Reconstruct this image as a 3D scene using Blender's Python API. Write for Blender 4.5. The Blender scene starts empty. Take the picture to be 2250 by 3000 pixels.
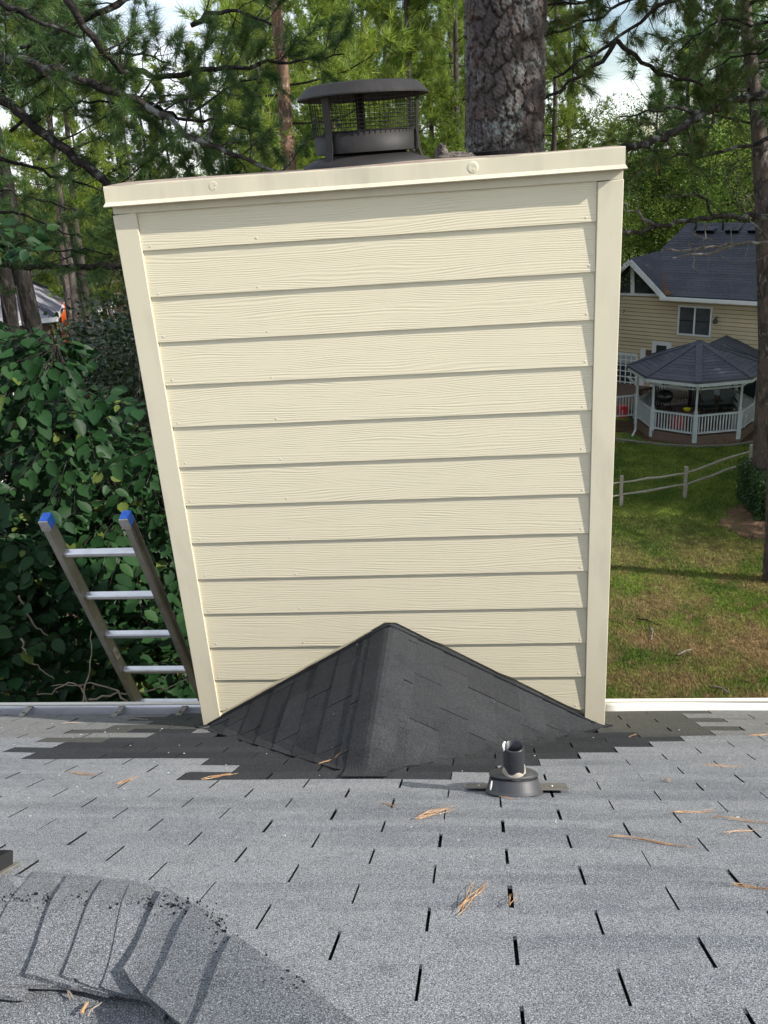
import bpy, math, random
import numpy as np
from mathutils import Vector, Matrix

random.seed(7)
rng = np.random.default_rng(11)
SC = bpy.context.scene
COL = SC.collection
R = math.radians

# ------------------------------------------------------------------ camera, world, sun, exposure
CAM = np.array([1.3108, -3.285, 2.4348])
RM = np.array([[0.99382, 0.08716, -0.06776], [0.03018, 0.38331, 0.92313], [-0.10664, 0.91952, -0.37775]])
RM = RM.T if abs(RM[2][1]) < 0.5 else RM                  # rows: right, up, forward
FPX = 2508.46
def camera():
    yaw, pit, rol = -0.1154, -0.3873, -0.0734
    f = np.array([math.sin(yaw)*math.cos(pit), math.cos(yaw)*math.cos(pit), math.sin(pit)])
    r = np.array([math.cos(yaw), -math.sin(yaw), 0.0]); u = np.cross(r, f)
    c, s = math.cos(rol), math.sin(rol)
    return np.array([c*r+s*u, -s*r+c*u, f])
RM = camera()
cd = bpy.data.cameras.new('camera'); cam = bpy.data.objects.new('camera', cd); COL.objects.link(cam)
cam.matrix_world = Matrix(((RM[0][0], RM[1][0], -RM[2][0], CAM[0]), (RM[0][1], RM[1][1], -RM[2][1], CAM[1]),
                           (RM[0][2], RM[1][2], -RM[2][2], CAM[2]), (0, 0, 0, 1)))
cd.sensor_fit = 'VERTICAL'; cd.sensor_height = 36.0; cd.lens = 36.0*FPX/3000.0
cd.clip_start = 0.05; cd.clip_end = 2000
SC.camera = cam

SUN = np.array([0.90, -0.25, 0.62]); SUN /= np.linalg.norm(SUN)
EL = math.asin(SUN[2]); AZ = math.atan2(SUN[0], SUN[1])
w = bpy.data.worlds.new('World'); SC.world = w; w.use_nodes = True
nt = w.node_tree; nt.nodes.clear()
wo = nt.nodes.new('ShaderNodeOutputWorld'); bg = nt.nodes.new('ShaderNodeBackground')
sky = nt.nodes.new('ShaderNodeTexSky'); sky.sky_type = 'NISHITA'; sky.sun_disc = False
sky.sun_elevation = EL; sky.sun_rotation = AZ; sky.air_density = 1.0; sky.dust_density = 0.25; sky.ozone_density = 1.2
tc = nt.nodes.new('ShaderNodeTexCoord'); mp = nt.nodes.new('ShaderNodeMapping'); mp.inputs['Scale'].default_value = (1, 1, 3.2)
nz = nt.nodes.new('ShaderNodeTexNoise'); nz.inputs['Scale'].default_value = 2.6; nz.inputs['Detail'].default_value = 7
cr = nt.nodes.new('ShaderNodeValToRGB'); cr.color_ramp.elements[0].position = 0.41; cr.color_ramp.elements[1].position = 0.68
mx = nt.nodes.new('ShaderNodeMixRGB'); mx.inputs[2].default_value = (14.8, 15.6, 17.0, 1)
nt.links.new(tc.outputs['Generated'], mp.inputs[0]); nt.links.new(mp.outputs[0], nz.inputs[0]); nt.links.new(nz.outputs[0], cr.inputs[0])
nt.links.new(cr.outputs[0], mx.inputs[0]); nt.links.new(sky.outputs[0], mx.inputs[1]); nt.links.new(mx.outputs[0], bg.inputs[0])
bg.inputs[1].default_value = 0.085
nt.links.new(bg.outputs[0], wo.inputs[0])

sl = bpy.data.lights.new('sun', 'SUN'); sl.energy = 4.6; sl.angle = R(0.53); sl.color = (1.0, 0.96, 0.89)
so = bpy.data.objects.new('sun', sl); COL.objects.link(so)
so.rotation_euler = Vector(SUN).to_track_quat('Z', 'Y').to_euler(); so.location = (20, -5, 30)

SC.view_settings.view_transform = 'Standard'; SC.view_settings.look = 'None'
SC.view_settings.gamma = 1.0; SC.view_settings.use_curve_mapping = False
SC.view_settings.exposure = 0.70
SC.render.engine = 'CYCLES'
SC.cycles.use_denoising = True
SC.cycles.max_bounces = 6; SC.cycles.transparent_max_bounces = 8
SC.cycles.use_adaptive_sampling = True; SC.cycles.adaptive_threshold = 0.02

GZ = -7.6                                                # the ground
TAN = math.tan(0.4946); CA = math.cos(0.4946); SA = math.sin(0.4946)

# ------------------------------------------------------------------ measuring helpers (where a line of sight meets the world)
def ray(u, v):
    d = RM[0]*((u-1125)/FPX) - RM[1]*((v-1500)/FPX) + RM[2]
    return d/np.linalg.norm(d)
def at(u, v, dist): return CAM + ray(u, v)*dist
def hit(u, v, P, N):
    d = ray(u, v); N = np.asarray(N, float); return CAM + d*(np.dot(N, np.asarray(P, float)-CAM)/np.dot(N, d))
def onz(u, v, z): return hit(u, v, (0, 0, z), (0, 0, 1))
def ony(u, v, y): return hit(u, v, (0, y, 0), (0, 1, 0))
def hdist(u, v, dist):
    d = ray(u, v); return CAM + d*(dist/math.hypot(d[0], d[1]))
def proj(P):
    q = RM@(np.asarray(P)-CAM); return (1125+FPX*q[0]/q[2], 1500-FPX*q[1]/q[2], q[2])

# ------------------------------------------------------------------ materials
MATS = {}
def mat(name, col, rough=0.7, spec=0.3, metal=0.0, noise=None, bump=None, rnd=0.0, trans=0.0, stripes=None, second=None):
    """noise: list of (scale, colour, lo, hi, stretch); bump: (scale, strength, dist, stretch); rnd: value spread per object"""
    m = bpy.data.materials.new(name); m.use_nodes = True; t = m.node_tree; N = t.nodes; L = t.links
    b = N['Principled BSDF']; out = N['Material Output']
    b.inputs['Roughness'].default_value = rough; b.inputs['Metallic'].default_value = metal
    b.inputs['Specular IOR Level'].default_value = spec
    geo = N.new('ShaderNodeNewGeometry')
    cur = None
    rgb = N.new('ShaderNodeRGB'); rgb.outputs[0].default_value = (*col, 1); cur = rgb.outputs[0]
    def mapped(st):
        if st is None: return geo.outputs['Position']
        mp = N.new('ShaderNodeMapping'); mp.inputs['Scale'].default_value = st; L.new(geo.outputs['Position'], mp.inputs[0]); return mp.outputs[0]
    for n in (noise or []):
        sc, c2, lo, hi = n[:4]; st = n[4] if len(n) > 4 else None
        x = N.new('ShaderNodeTexNoise'); x.inputs['Scale'].default_value = sc; x.inputs['Detail'].default_value = 4
        L.new(mapped(st), x.inputs['Vector'])
        r = N.new('ShaderNodeMapRange'); r.inputs[1].default_value = lo; r.inputs[2].default_value = hi; L.new(x.outputs[0], r.inputs[0])
        mi = N.new('ShaderNodeMixRGB'); mi.inputs[2].default_value = (*c2, 1); L.new(r.outputs[0], mi.inputs[0]); L.new(cur, mi.inputs[1]); cur = mi.outputs[0]
    if rnd:
        oi = N.new('ShaderNodeObjectInfo'); r = N.new('ShaderNodeMapRange'); r.inputs[3].default_value = 1-rnd; r.inputs[4].default_value = 1+rnd
        L.new(oi.outputs['Random'], r.inputs[0]); hs = N.new('ShaderNodeHueSaturation'); L.new(r.outputs[0], hs.inputs['Value']); L.new(cur, hs.inputs['Color']); cur = hs.outputs[0]
    L.new(cur, b.inputs['Base Color'])
    if bump:
        bs = bump if isinstance(bump, list) else [bump]; prev = None
        for q in bs:
            x = N.new('ShaderNodeTexNoise'); x.inputs['Scale'].default_value = q[0]; x.inputs['Detail'].default_value = 5
            L.new(mapped(q[3] if len(q) > 3 else None), x.inputs['Vector'])
            bp = N.new('ShaderNodeBump'); bp.inputs['Strength'].default_value = q[1]; bp.inputs['Distance'].default_value = q[2]
            L.new(x.outputs[0], bp.inputs['Height'])
            if prev: L.new(prev, bp.inputs['Normal'])
            prev = bp.outputs[0]
        L.new(prev, b.inputs['Normal'])
    if trans:
        tr = N.new('ShaderNodeBsdfTranslucent'); L.new(cur, tr.inputs[0]); ms = N.new('ShaderNodeMixShader'); ms.inputs[0].default_value = trans
        L.new(b.outputs[0], ms.inputs[1]); L.new(tr.outputs[0], ms.inputs[2]); L.new(ms.outputs[0], out.inputs[0])
    MATS[name] = m; return m

def foliage(name, c1, c2, c3, scale=1.2, trans=0.35, rough=0.5, spec=0.25, brown=None, hue=0.05):
    """leaf colour varies by leaf (island), by clump (noise) and by tree (object)"""
    m = bpy.data.materials.new(name); m.use_nodes = True; t = m.node_tree; N = t.nodes; L = t.links
    b = N['Principled BSDF']; out = N['Material Output']; b.inputs['Roughness'].default_value = rough; b.inputs['Specular IOR Level'].default_value = spec
    geo = N.new('ShaderNodeNewGeometry'); oi = N.new('ShaderNodeObjectInfo')
    x = N.new('ShaderNodeTexNoise'); x.inputs['Scale'].default_value = scale; x.inputs['Detail'].default_value = 3; L.new(geo.outputs['Position'], x.inputs['Vector'])
    r = N.new('ShaderNodeMapRange'); r.inputs[1].default_value = 0.38; r.inputs[2].default_value = 0.62; L.new(x.outputs[0], r.inputs[0])
    m1 = N.new('ShaderNodeMixRGB'); m1.inputs[1].default_value = (*c1, 1); m1.inputs[2].default_value = (*c2, 1); L.new(r.outputs[0], m1.inputs[0])
    m2 = N.new('ShaderNodeMixRGB'); m2.inputs[2].default_value = (*c3, 1); L.new(m1.outputs[0], m2.inputs[1])
    q = N.new('ShaderNodeMapRange'); q.inputs[1].default_value = 0.55; q.inputs[2].default_value = 1.0; q.inputs[4].default_value = 0.8
    L.new(geo.outputs['Random Per Island'], q.inputs[0]); L.new(q.outputs[0], m2.inputs[0]); cur = m2.outputs[0]
    if brown:
        g = N.new('ShaderNodeMath'); g.operation = 'GREATER_THAN'; g.inputs[1].default_value = brown[1]; L.new(geo.outputs['Random Per Island'], g.inputs[0])
        m3 = N.new('ShaderNodeMixRGB'); m3.inputs[2].default_value = (*brown[0], 1); L.new(g.outputs[0], m3.inputs[0]); L.new(cur, m3.inputs[1]); cur = m3.outputs[0]
    hs = N.new('ShaderNodeHueSaturation'); rr = N.new('ShaderNodeMapRange'); rr.inputs[3].default_value = 0.75; rr.inputs[4].default_value = 1.3
    L.new(oi.outputs['Random'], rr.inputs[0]); L.new(rr.outputs[0], hs.inputs['Value']); L.new(cur, hs.inputs['Color']); cur = hs.outputs[0]
    L.new(cur, b.inputs['Base Color'])
    tr = N.new('ShaderNodeBsdfTranslucent'); L.new(cur, tr.inputs[0]); ms = N.new('ShaderNodeMixShader'); ms.inputs[0].default_value = trans
    L.new(b.outputs[0], ms.inputs[1]); L.new(tr.outputs[0], ms.inputs[2]); L.new(ms.outputs[0], out.inputs[0])
    MATS[name] = m; return m

def shingle_mat(name, dark, mid, light, patch, spread=0.03):
    return mat(name, mid, rough=0.92, spec=0.12, rnd=spread,
        noise=[(1.2, patch, 0.40, 0.60, (.6, 2.2, 2.2)), (1.0, dark, .47, .85, (.45, 4.0, 4.0)), (2.2, patch, .46, .60, (.35, 4.5, 4.5)), (6.5, patch, .48, .70, (.7, 1.5, 1.5)), (24, dark, .52, 1.0), (230, dark, 0.50, 0.68), (430, dark, 0.48, 0.62), (420, light, 0.54, 0.66), (800, light, 0.57, 0.70)],
        bump=[(520, 0.6, 0.004), (170, 0.35, 0.004)])
M_ROOF = shingle_mat('weathered_shingle', (.055, .059, .067), (.160, .168, .180), (.50, .51, .525), (.262, .266, .268))
M_CAP = shingle_mat('worn_shaded_cap_shingle', (.035, .038, .044), (.125, .132, .145), (.40, .41, .43), (.165, .168, .17))  # worn granules, darkened further to put the crest's shade into the colour
M_RAFT = shingle_mat('mossy_shingle', (.055, .056, .055), (.175, .176, .172), (.40, .40, .39), (.215, .21, .195))
M_BLACK = shingle_mat('new_black_shingle', (.010, .011, .013), (.029, .031, .034), (.095, .10, .105), (.036, .036, .038), 0.14)
M_OLIVE = shingle_mat('stained_shingle', (.03, .03, .027), (.085, .085, .076), (.17, .17, .16), (.075, .075, .06))
M_DECK = mat('asphalt_underlay', (.016, .017, .019), 0.95, 0.1)
M_CREAM = mat('cream_trim_paint', (.635, .572, .425), 0.42, 0.35, bump=[(60, 0.06, 0.002), (6, 0.10, 0.006)], noise=[(2.2, (.60, .535, .40), .45, .8), (3.0, (.52, .46, .345), .52, .85, (4, 4, 1))])
M_RUST = mat('rusty_cap_top', (.22, .165, .13), 0.8, 0.2, noise=[(14, (.38, .32, .25), .4, .7)])
def siding_mat():
    m = bpy.data.materials.new('cream_wood_grain_siding'); m.use_nodes = True; t = m.node_tree; N = t.nodes; L = t.links; b = N['Principled BSDF']
    b.inputs['Roughness'].default_value = 0.45; b.inputs['Specular IOR Level'].default_value = 0.35
    geo = N.new('ShaderNodeNewGeometry'); oi = N.new('ShaderNodeObjectInfo')
    mp = N.new('ShaderNodeMapping'); mp.inputs['Scale'].default_value = (1.1, 0.0, 9.0)
    ad = N.new('ShaderNodeVectorMath'); ad.operation = 'ADD'; cx = N.new('ShaderNodeCombineXYZ'); mu = N.new('ShaderNodeMath'); mu.operation = 'MULTIPLY'; mu.inputs[1].default_value = 37
    L.new(oi.outputs['Random'], mu.inputs[0]); L.new(mu.outputs[0], cx.inputs[0]); L.new(mu.outputs[0], cx.inputs[2])
    L.new(geo.outputs['Position'], ad.inputs[0]); L.new(cx.outputs[0], ad.inputs[1]); L.new(ad.outputs[0], mp.inputs[0])
    n1 = N.new('ShaderNodeTexNoise'); n1.inputs['Scale'].default_value = 1.0; n1.inputs['Detail'].default_value = 2.0; L.new(mp.outputs[0], n1.inputs['Vector'])
    sx = N.new('ShaderNodeSeparateXYZ'); L.new(ad.outputs[0], sx.inputs[0])
    a1 = N.new('ShaderNodeMath'); a1.operation = 'MULTIPLY'; a1.inputs[1].default_value = 700.0; L.new(sx.outputs[2], a1.inputs[0])
    a2 = N.new('ShaderNodeMath'); a2.operation = 'MULTIPLY_ADD'; a2.inputs[1].default_value = 62.0; L.new(n1.outputs[0], a2.inputs[0]); L.new(a1.outputs[0], a2.inputs[2])
    sn = N.new('ShaderNodeMath'); sn.operation = 'SINE'; L.new(a2.outputs[0], sn.inputs[0])
    mp2 = N.new('ShaderNodeMapping'); mp2.inputs['Scale'].default_value = (4.0, 0.0, 50.0); L.new(ad.outputs[0], mp2.inputs[0])
    n2 = N.new('ShaderNodeTexNoise'); n2.inputs['Scale'].default_value = 1.0; n2.inputs['Detail'].default_value = 3; L.new(mp2.outputs[0], n2.inputs['Vector'])
    r2 = N.new('ShaderNodeMapRange'); r2.inputs[1].default_value = .35; r2.inputs[2].default_value = .65; L.new(n2.outputs[0], r2.inputs[0])
    ml = N.new('ShaderNodeMath'); ml.operation = 'MULTIPLY'; L.new(sn.outputs[0], ml.inputs[0]); L.new(r2.outputs[0], ml.inputs[1])
    bp = N.new('ShaderNodeBump'); bp.inputs['Strength'].default_value = 0.29; bp.inputs['Distance'].default_value = 0.0016; L.new(ml.outputs[0], bp.inputs['Height'])
    L.new(bp.outputs[0], b.inputs['Normal'])
    mixc = N.new('ShaderNodeMixRGB'); mixc.inputs[1].default_value = (.665, .598, .435, 1); mixc.inputs[2].default_value = (.632, .565, .405, 1)
    L.new(n2.outputs[0], mixc.inputs[0])
    mp3 = N.new('ShaderNodeMapping'); mp3.inputs['Scale'].default_value = (7.0, 1.0, 1.2); L.new(geo.outputs['Position'], mp3.inputs[0]); n3 = N.new('ShaderNodeTexNoise'); n3.inputs['Scale'].default_value = 1.6; n3.inputs['Detail'].default_value = 5; L.new(mp3.outputs[0], n3.inputs['Vector'])
    r3 = N.new('ShaderNodeMapRange'); r3.inputs[1].default_value = .48; r3.inputs[2].default_value = .80; r3.inputs[4].default_value = .10; L.new(n3.outputs[0], r3.inputs[0])
    mixd = N.new('ShaderNodeMixRGB'); mixd.inputs[2].default_value = (.53, .475, .36, 1); L.new(r3.outputs[0], mixd.inputs[0]); L.new(mixc.outputs[0], mixd.inputs[1]); L.new(mixd.outputs[0], b.inputs['Base Color'])
    return m
M_SIDING = siding_mat()
M_FLUE = mat('black_painted_metal', (.017, .0155, .015), 0.6, 0.3, noise=[(9, (.032, .027, .024), .45, .75)], bump=(30, .08, .004))
M_WIRE = mat('black_wire', (.02, .02, .02), 0.6, 0.3)
M_DEBRIS = mat('dry_mud_debris', (.10, .085, .075), 0.95, 0.1, noise=[(60, (.17, .15, .13), .4, .7)], bump=(120, .8, .01))
M_SOOTGAP = mat('soot_and_gap_black', (.008, .008, .008), 0.9, 0.1)
M_PIPE = mat('black_plastic_pipe', (.022, .023, .027), 0.35, 0.5, noise=[(35, (.09, .09, .10), .62, .74)], bump=(40, .12, .004))
M_RUBBER = mat('grey_black_boot', (.045, .046, .05), 0.5, 0.4, noise=[(12, (.09, .088, .085), .5, .8)])
M_SEAL = mat('pale_sealant', (.36, .33, .28), 0.7, 0.2, noise=[(50, (.35, .30, .24), .4, .7)])
M_WHITEPAINT = mat('white_paint_drip', (.78, .78, .76), 0.6, 0.3)
M_FLANGE = mat('dull_brown_metal_flange', (.13, .125, .12), 0.5, 0.4, metal=0.3, noise=[(18, (.20, .18, .16), .4, .8)])
M_ALU = mat('worn_aluminium', (.52, .51, .49), 0.42, 0.5, metal=0.85, noise=[(7, (.36, .34, .30), .42, .75), (40, (.62, .61, .59), .55, .8)])
M_ALUDIRTY = mat('dirty_aluminium_rail', (.34, .315, .27), 0.5, 0.45, metal=0.6, noise=[(5, (.22, .20, .16), .4, .7), (30, (.42, .40, .36), .55, .8)])
M_RUNG = mat('bright_aluminium_rung', (.70, .70, .71), 0.32, 0.5, metal=0.9, noise=[(12, (.55, .55, .55), .5, .8)])
M_BLUE = mat('blue_plastic_cap', (.02, .13, .62), 0.45, 0.4, noise=[(40, (.06, .22, .70), .5, .8)])
M_PAD = mat('ribbed_grey_pad', (.42, .39, .35), 0.8, 0.2, noise=[(60, (.30, .25, .20), .45, .75)])
M_GUTCREAM = mat('cream_gutter_lip', (.74, .70, .60), 0.45, 0.4)
M_GUTIN = mat('bright_gutter_inside', (.74, .74, .77), 0.3, 0.5, metal=0.55, noise=[(9, (.60, .60, .62), .5, .8, (1, 6, 6))])
M_GUTWHITE = mat('white_gutter_inside', (.80, .79, .76), 0.45, 0.4, noise=[(7, (.66, .58, .48), .62, .78, (1, 5, 5))])
M_NEEDLE = mat('dry_pine_needle', (.36, .19, .085), 0.6, 0.3, noise=[(30, (.50, .34, .19), .45, .7)])
M_TWIGLIT = mat('pale_twig', (.30, .25, .19), 0.8, 0.2, noise=[(20, (.18, .15, .12), .4, .7)])
M_WHITE = mat('white_trim', (.74, .75, .74), 0.5, 0.35, noise=[(3, (.64, .65, .63), .45, .8)])
M_GREYWHITE = mat('aged_white_rail', (.43, .46, .45), 0.55, 0.3, noise=[(4, (.34, .37, .36), .45, .8)])
M_TAN = mat('tan_lap_siding', (.60, .50, .33), 0.65, 0.25, noise=[(1.2, (.55, .45, .30), .4, .75)], rnd=0.05)
M_NROOF = mat('slate_grey_asphalt', (.085, .09, .11), 0.9, 0.15, noise=[(1.1, (.065, .07, .088), .4, .7), (22, (.15, .155, .18), .55, .75, (.35, 1, 1.4)), (30, (.05, .052, .062), .55, .8)], rnd=0.12)
M_LROOF = mat('pale_grey_asphalt', (.23, .22, .245), 0.9, 0.15, noise=[(6, (.30, .29, .31), .45, .7, (1, 1, 3)), (1.2, (.19, .185, .205), .4, .7)])
M_GLASS = mat('dark_window_glass', (.028, .034, .038), 0.08, 0.6, noise=[(1.4, (.05, .06, .06), .4, .7)])
M_BLIND = mat('grey_window_screen', (.075, .08, .085), 0.35, 0.4, noise=[(3.0, (.05, .055, .06), .4, .7), (9, (.11, .11, .11), .55, .8)])
M_BRICKW = mat('white_painted_wall', (.70, .70, .68), 0.7, 0.2)
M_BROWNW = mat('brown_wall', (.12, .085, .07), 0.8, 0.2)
M_DECKWOOD = mat('weathered_deck_wood', (.15, .10, .075), 0.8, 0.2, noise=[(4, (.10, .07, .05), .4, .7, (1, 8, 8))])
M_DARKWOODSHADE = mat('dark_stained_wood_and_lap_shade', (.055, .04, .034), 0.7, 0.25)
M_FENCE = mat('silvered_split_rail', (.30, .27, .21), 0.85, 0.15, noise=[(6, (.26, .23, .18), .4, .7), (25, (.50, .48, .42), .55, .8)], bump=(30, .4, .01))
M_GRILL = mat('black_enamel', (.018, .018, .019), 0.3, 0.5)
M_RED = mat('red_plastic', (.50, .025, .03), 0.5, 0.4)
M_YELLOW = mat('yellow_plastic', (.80, .70, .04), 0.5, 0.4)
M_COOLER = mat('blue_plastic', (.05, .12, .40), 0.5, 0.4)
M_ORANGE = mat('orange_plastic', (.85, .16, .04), 0.5, 0.4)
M_CHAIR = mat('dark_green_chair', (.03, .045, .035), 0.5, 0.4)
M_PINEST = mat('pine_straw', (.135, .08, .052), 0.95, 0.1, noise=[(9, (.22, .14, .085), .45, .7), (28, (.06, .036, .025), .48, .66), (2, (.085, .052, .034), .45, .7)], bump=(30, .5, .03))
M_BARK = mat('pine_bark', (.068, .058, .052), 0.95, 0.1, noise=[(7, (.036, .029, .026), .42, .60, (1, 1, .35)), (16, (.17, .15, .135), .55, .70, (1, 1, .4)), (2.2, (.10, .074, .06), .45, .7)], bump=[(11, 1.0, .06, (1, 1, .35)), (40, .6, .02, (1, 1, .4))], rnd=.2)
M_LIMB = mat('limb_bark', (.036, .030, .027), 0.95, 0.1, noise=[(14, (.016, .014, .013), .42, .62), (9, (.11, .11, .10), .58, .68)], bump=[(30, .9, .03)])
M_LICHEN = mat('lichened_bark', (.070, .060, .053), 0.95, 0.1, noise=[(18, (.028, .024, .022), .40, .60), (9, (.19, .195, .18), .53, .63)], bump=[(30, .9, .03)])
M_DEADLIMB = mat('dead_pale_bark', (.20, .175, .15), 0.95, 0.1, noise=[(16, (.10, .085, .07), .42, .62), (6, (.34, .32, .29), .54, .68)], bump=[(30, .8, .02)])
F_NEAR = foliage('near_pine_needles', (.034, .080, .022), (.062, .120, .028), (.10, .17, .04), 1.6, .30, .45, .3, brown=((.26, .13, .05), .985))
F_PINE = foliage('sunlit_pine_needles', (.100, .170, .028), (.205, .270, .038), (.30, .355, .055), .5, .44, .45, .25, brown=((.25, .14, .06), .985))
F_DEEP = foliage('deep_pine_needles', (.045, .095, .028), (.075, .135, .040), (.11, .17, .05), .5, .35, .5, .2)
F_OAK = foliage('broadleaf_leaves', (.080, .145, .026), (.160, .235, .036), (.24, .31, .05), .6, .40, .5, .25)
F_BUSH = foliage('bush_leaves', (.011, .040, .013), (.019, .056, .016), (.032, .078, .020), 1.4, .28, .5, .22, brown=((.10, .135, .03), .95))
F_HOLLY = foliage('small_glossy_leaves', (.020, .046, .018), (.035, .068, .024), (.06, .10, .035), 1.2, .18, .28, .5)
F_HEDGE = foliage('hedge_leaves', (.030, .075, .022), (.055, .11, .03), (.085, .14, .04), 1.5, .25, .45, .3)

# ------------------------------------------------------------------ mesh helpers
def wloc(o):
    p = np.zeros(3)
    while o is not None: p += np.array(o.location); o = o.parent
    return p
class MB:
    def __init__(s): s.v = []; s.f = []; s.mi = []; s.m = 0
    def add(s, vs, fs):
        o = len(s.v); s.v += [tuple(map(float, p)) for p in vs]; s.f += [tuple(i+o for i in f) for f in fs]; s.mi += [s.m]*len(fs)
    def hexa(s, p):                                       # 8 points: bottom loop, top loop
        s.add(p, [(3, 2, 1, 0), (4, 5, 6, 7), (0, 1, 5, 4), (1, 2, 6, 5), (2, 3, 7, 6), (3, 0, 4, 7)])
    def box(s, lo, hi):
        x0, y0, z0 = lo; x1, y1, z1 = hi
        s.hexa([(x0, y0, z0), (x1, y0, z0), (x1, y1, z0), (x0, y1, z0), (x0, y0, z1), (x1, y0, z1), (x1, y1, z1), (x0, y1, z1)])
    def obox(s, c, X, Y, Z):                              # centre and three half axes
        c, X, Y, Z = map(np.asarray, (c, X, Y, Z))
        s.hexa([c-X-Y-Z, c+X-Y-Z, c+X+Y-Z, c-X+Y-Z, c-X-Y+Z, c+X-Y+Z, c+X+Y+Z, c-X+Y+Z])
    def beam(s, a, b, wd, ht, up=(0, 0, 1)):
        a, b = np.asarray(a, float), np.asarray(b, float); d = b-a; L = np.linalg.norm(d); d /= L
        x = np.cross(d, up); x /= np.linalg.norm(x); z = np.cross(x, d)
        s.obox((a+b)/2, d*L/2, x*wd/2, z*ht/2)
    def prism(s, poly, ext):                              # planar polygon pushed along ext
        n = len(poly); p = [np.asarray(q, float) for q in poly]; e = np.asarray(ext, float)
        s.add(p+[q+e for q in p], [tuple(range(n))[::-1], tuple(range(n, 2*n))]+[(i, (i+1) % n, n+(i+1) % n, n+i) for i in range(n)])
    def tube(s, pts, rad, n=8, cap=True):
        pts = [np.asarray(p, float) for p in pts]; k = len(pts)
        if np.isscalar(rad): rad = [rad]*k
        ref = np.array([0.31, 0.17, 0.93]); vs = []
        for i, p in enumerate(pts):
            d = pts[min(i+1, k-1)]-pts[max(i-1, 0)]; d = d/(np.linalg.norm(d)+1e-12)
            x = np.cross(d, ref)
            if np.linalg.norm(x) < .05: x = np.cross(d, (1, 0, 0))
            x /= np.linalg.norm(x); y = np.cross(d, x)
            vs += [p+(x*math.cos(2*math.pi*j/n)+y*math.sin(2*math.pi*j/n))*rad[i] for j in range(n)]
        fs = [(i*n+j, i*n+(j+1) % n, (i+1)*n+(j+1) % n, (i+1)*n+j) for i in range(k-1) for j in range(n)]
        if cap: fs += [tuple(range(n))[::-1], tuple(range((k-1)*n, k*n))]
        s.add(vs, fs)
    def lathe(s, prof, c=(0, 0, 0), n=32, X=(1, 0, 0), Y=(0, 1, 0), Z=(0, 0, 1)):
        c, X, Y, Z = map(np.asarray, (c, X, Y, Z)); vs = []
        for r, z in prof: vs += [c+(X*math.cos(2*math.pi*j/n)+Y*math.sin(2*math.pi*j/n))*r+Z*z for j in range(n)]
        s.add(vs, [(i*n+j, i*n+(j+1) % n, (i+1)*n+(j+1) % n, (i+1)*n+j) for i in range(len(prof)-1) for j in range(n)])
    def build(s, name, mats, parent=None, smooth=False, bevel=0, kind=None):
        me = bpy.data.meshes.new(name); off = wloc(parent) if parent else np.zeros(3)
        me.from_pydata([tuple(np.asarray(p)-off) for p in s.v], [], s.f)
        for m in (mats if isinstance(mats, list) else [mats]): me.materials.append(m)
        if isinstance(mats, list): me.polygons.foreach_set('material_index', s.mi)
        if smooth: me.polygons.foreach_set('use_smooth', [True]*len(me.polygons))
        me.update(); o = bpy.data.objects.new(name, me); COL.objects.link(o)
        if parent: o.parent = parent
        if bevel:
            b = o.modifiers.new('bevel', 'BEVEL'); b.width = bevel; b.segments = 2; b.limit_method = 'ANGLE'
        if kind: o['kind'] = kind
        return o
def raw_mesh(name, V, F, m, parent=None, kind=None, smooth=False, attr=None):
    """V (n,3) and F (k,3 or 4) numpy arrays"""
    V = np.asarray(V, np.float32); F = np.asarray(F, np.int32)
    if parent is not None: V = V-wloc(parent).astype(np.float32)
    me = bpy.data.meshes.new(name); k = F.shape[1]
    me.vertices.add(len(V)); me.vertices.foreach_set('co', V.ravel())
    me.loops.add(F.size); me.loops.foreach_set('vertex_index', F.ravel())
    me.polygons.add(len(F)); me.polygons.foreach_set('loop_start', np.arange(0, F.size, k, dtype=np.int32))
    if smooth: me.polygons.foreach_set('use_smooth', np.ones(len(F), bool))
    me.materials.append(m); me.update(calc_edges=True)
    if attr is not None:
        a = me.attributes.new(attr[0], 'FLOAT', 'POINT'); a.data.foreach_set('value', np.asarray(attr[1], np.float32))
    o = bpy.data.objects.new(name, me); COL.objects.link(o)
    if parent is not None: o.parent = parent
    if kind: o['kind'] = kind
    return o
def tag(o, label, cat, group=None):
    o['label'] = label; o['category'] = cat
    if group: o['group'] = group
    return o
def thing(name, label, cat, loc=(0, 0, 0), group=None):
    o = bpy.data.objects.new(name, None); COL.objects.link(o); o.location = tuple(map(float, loc)); return tag(o, label, cat, group)
def copy_tree(o, parent=None):
    c = o.copy(); COL.objects.link(c)
    if parent: c.parent = parent
    for ch in list(o.children): copy_tree(ch, c)
    return c
def norm(v, ax=-1): return v/(np.linalg.norm(v, axis=ax, keepdims=True)+1e-12)

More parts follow.
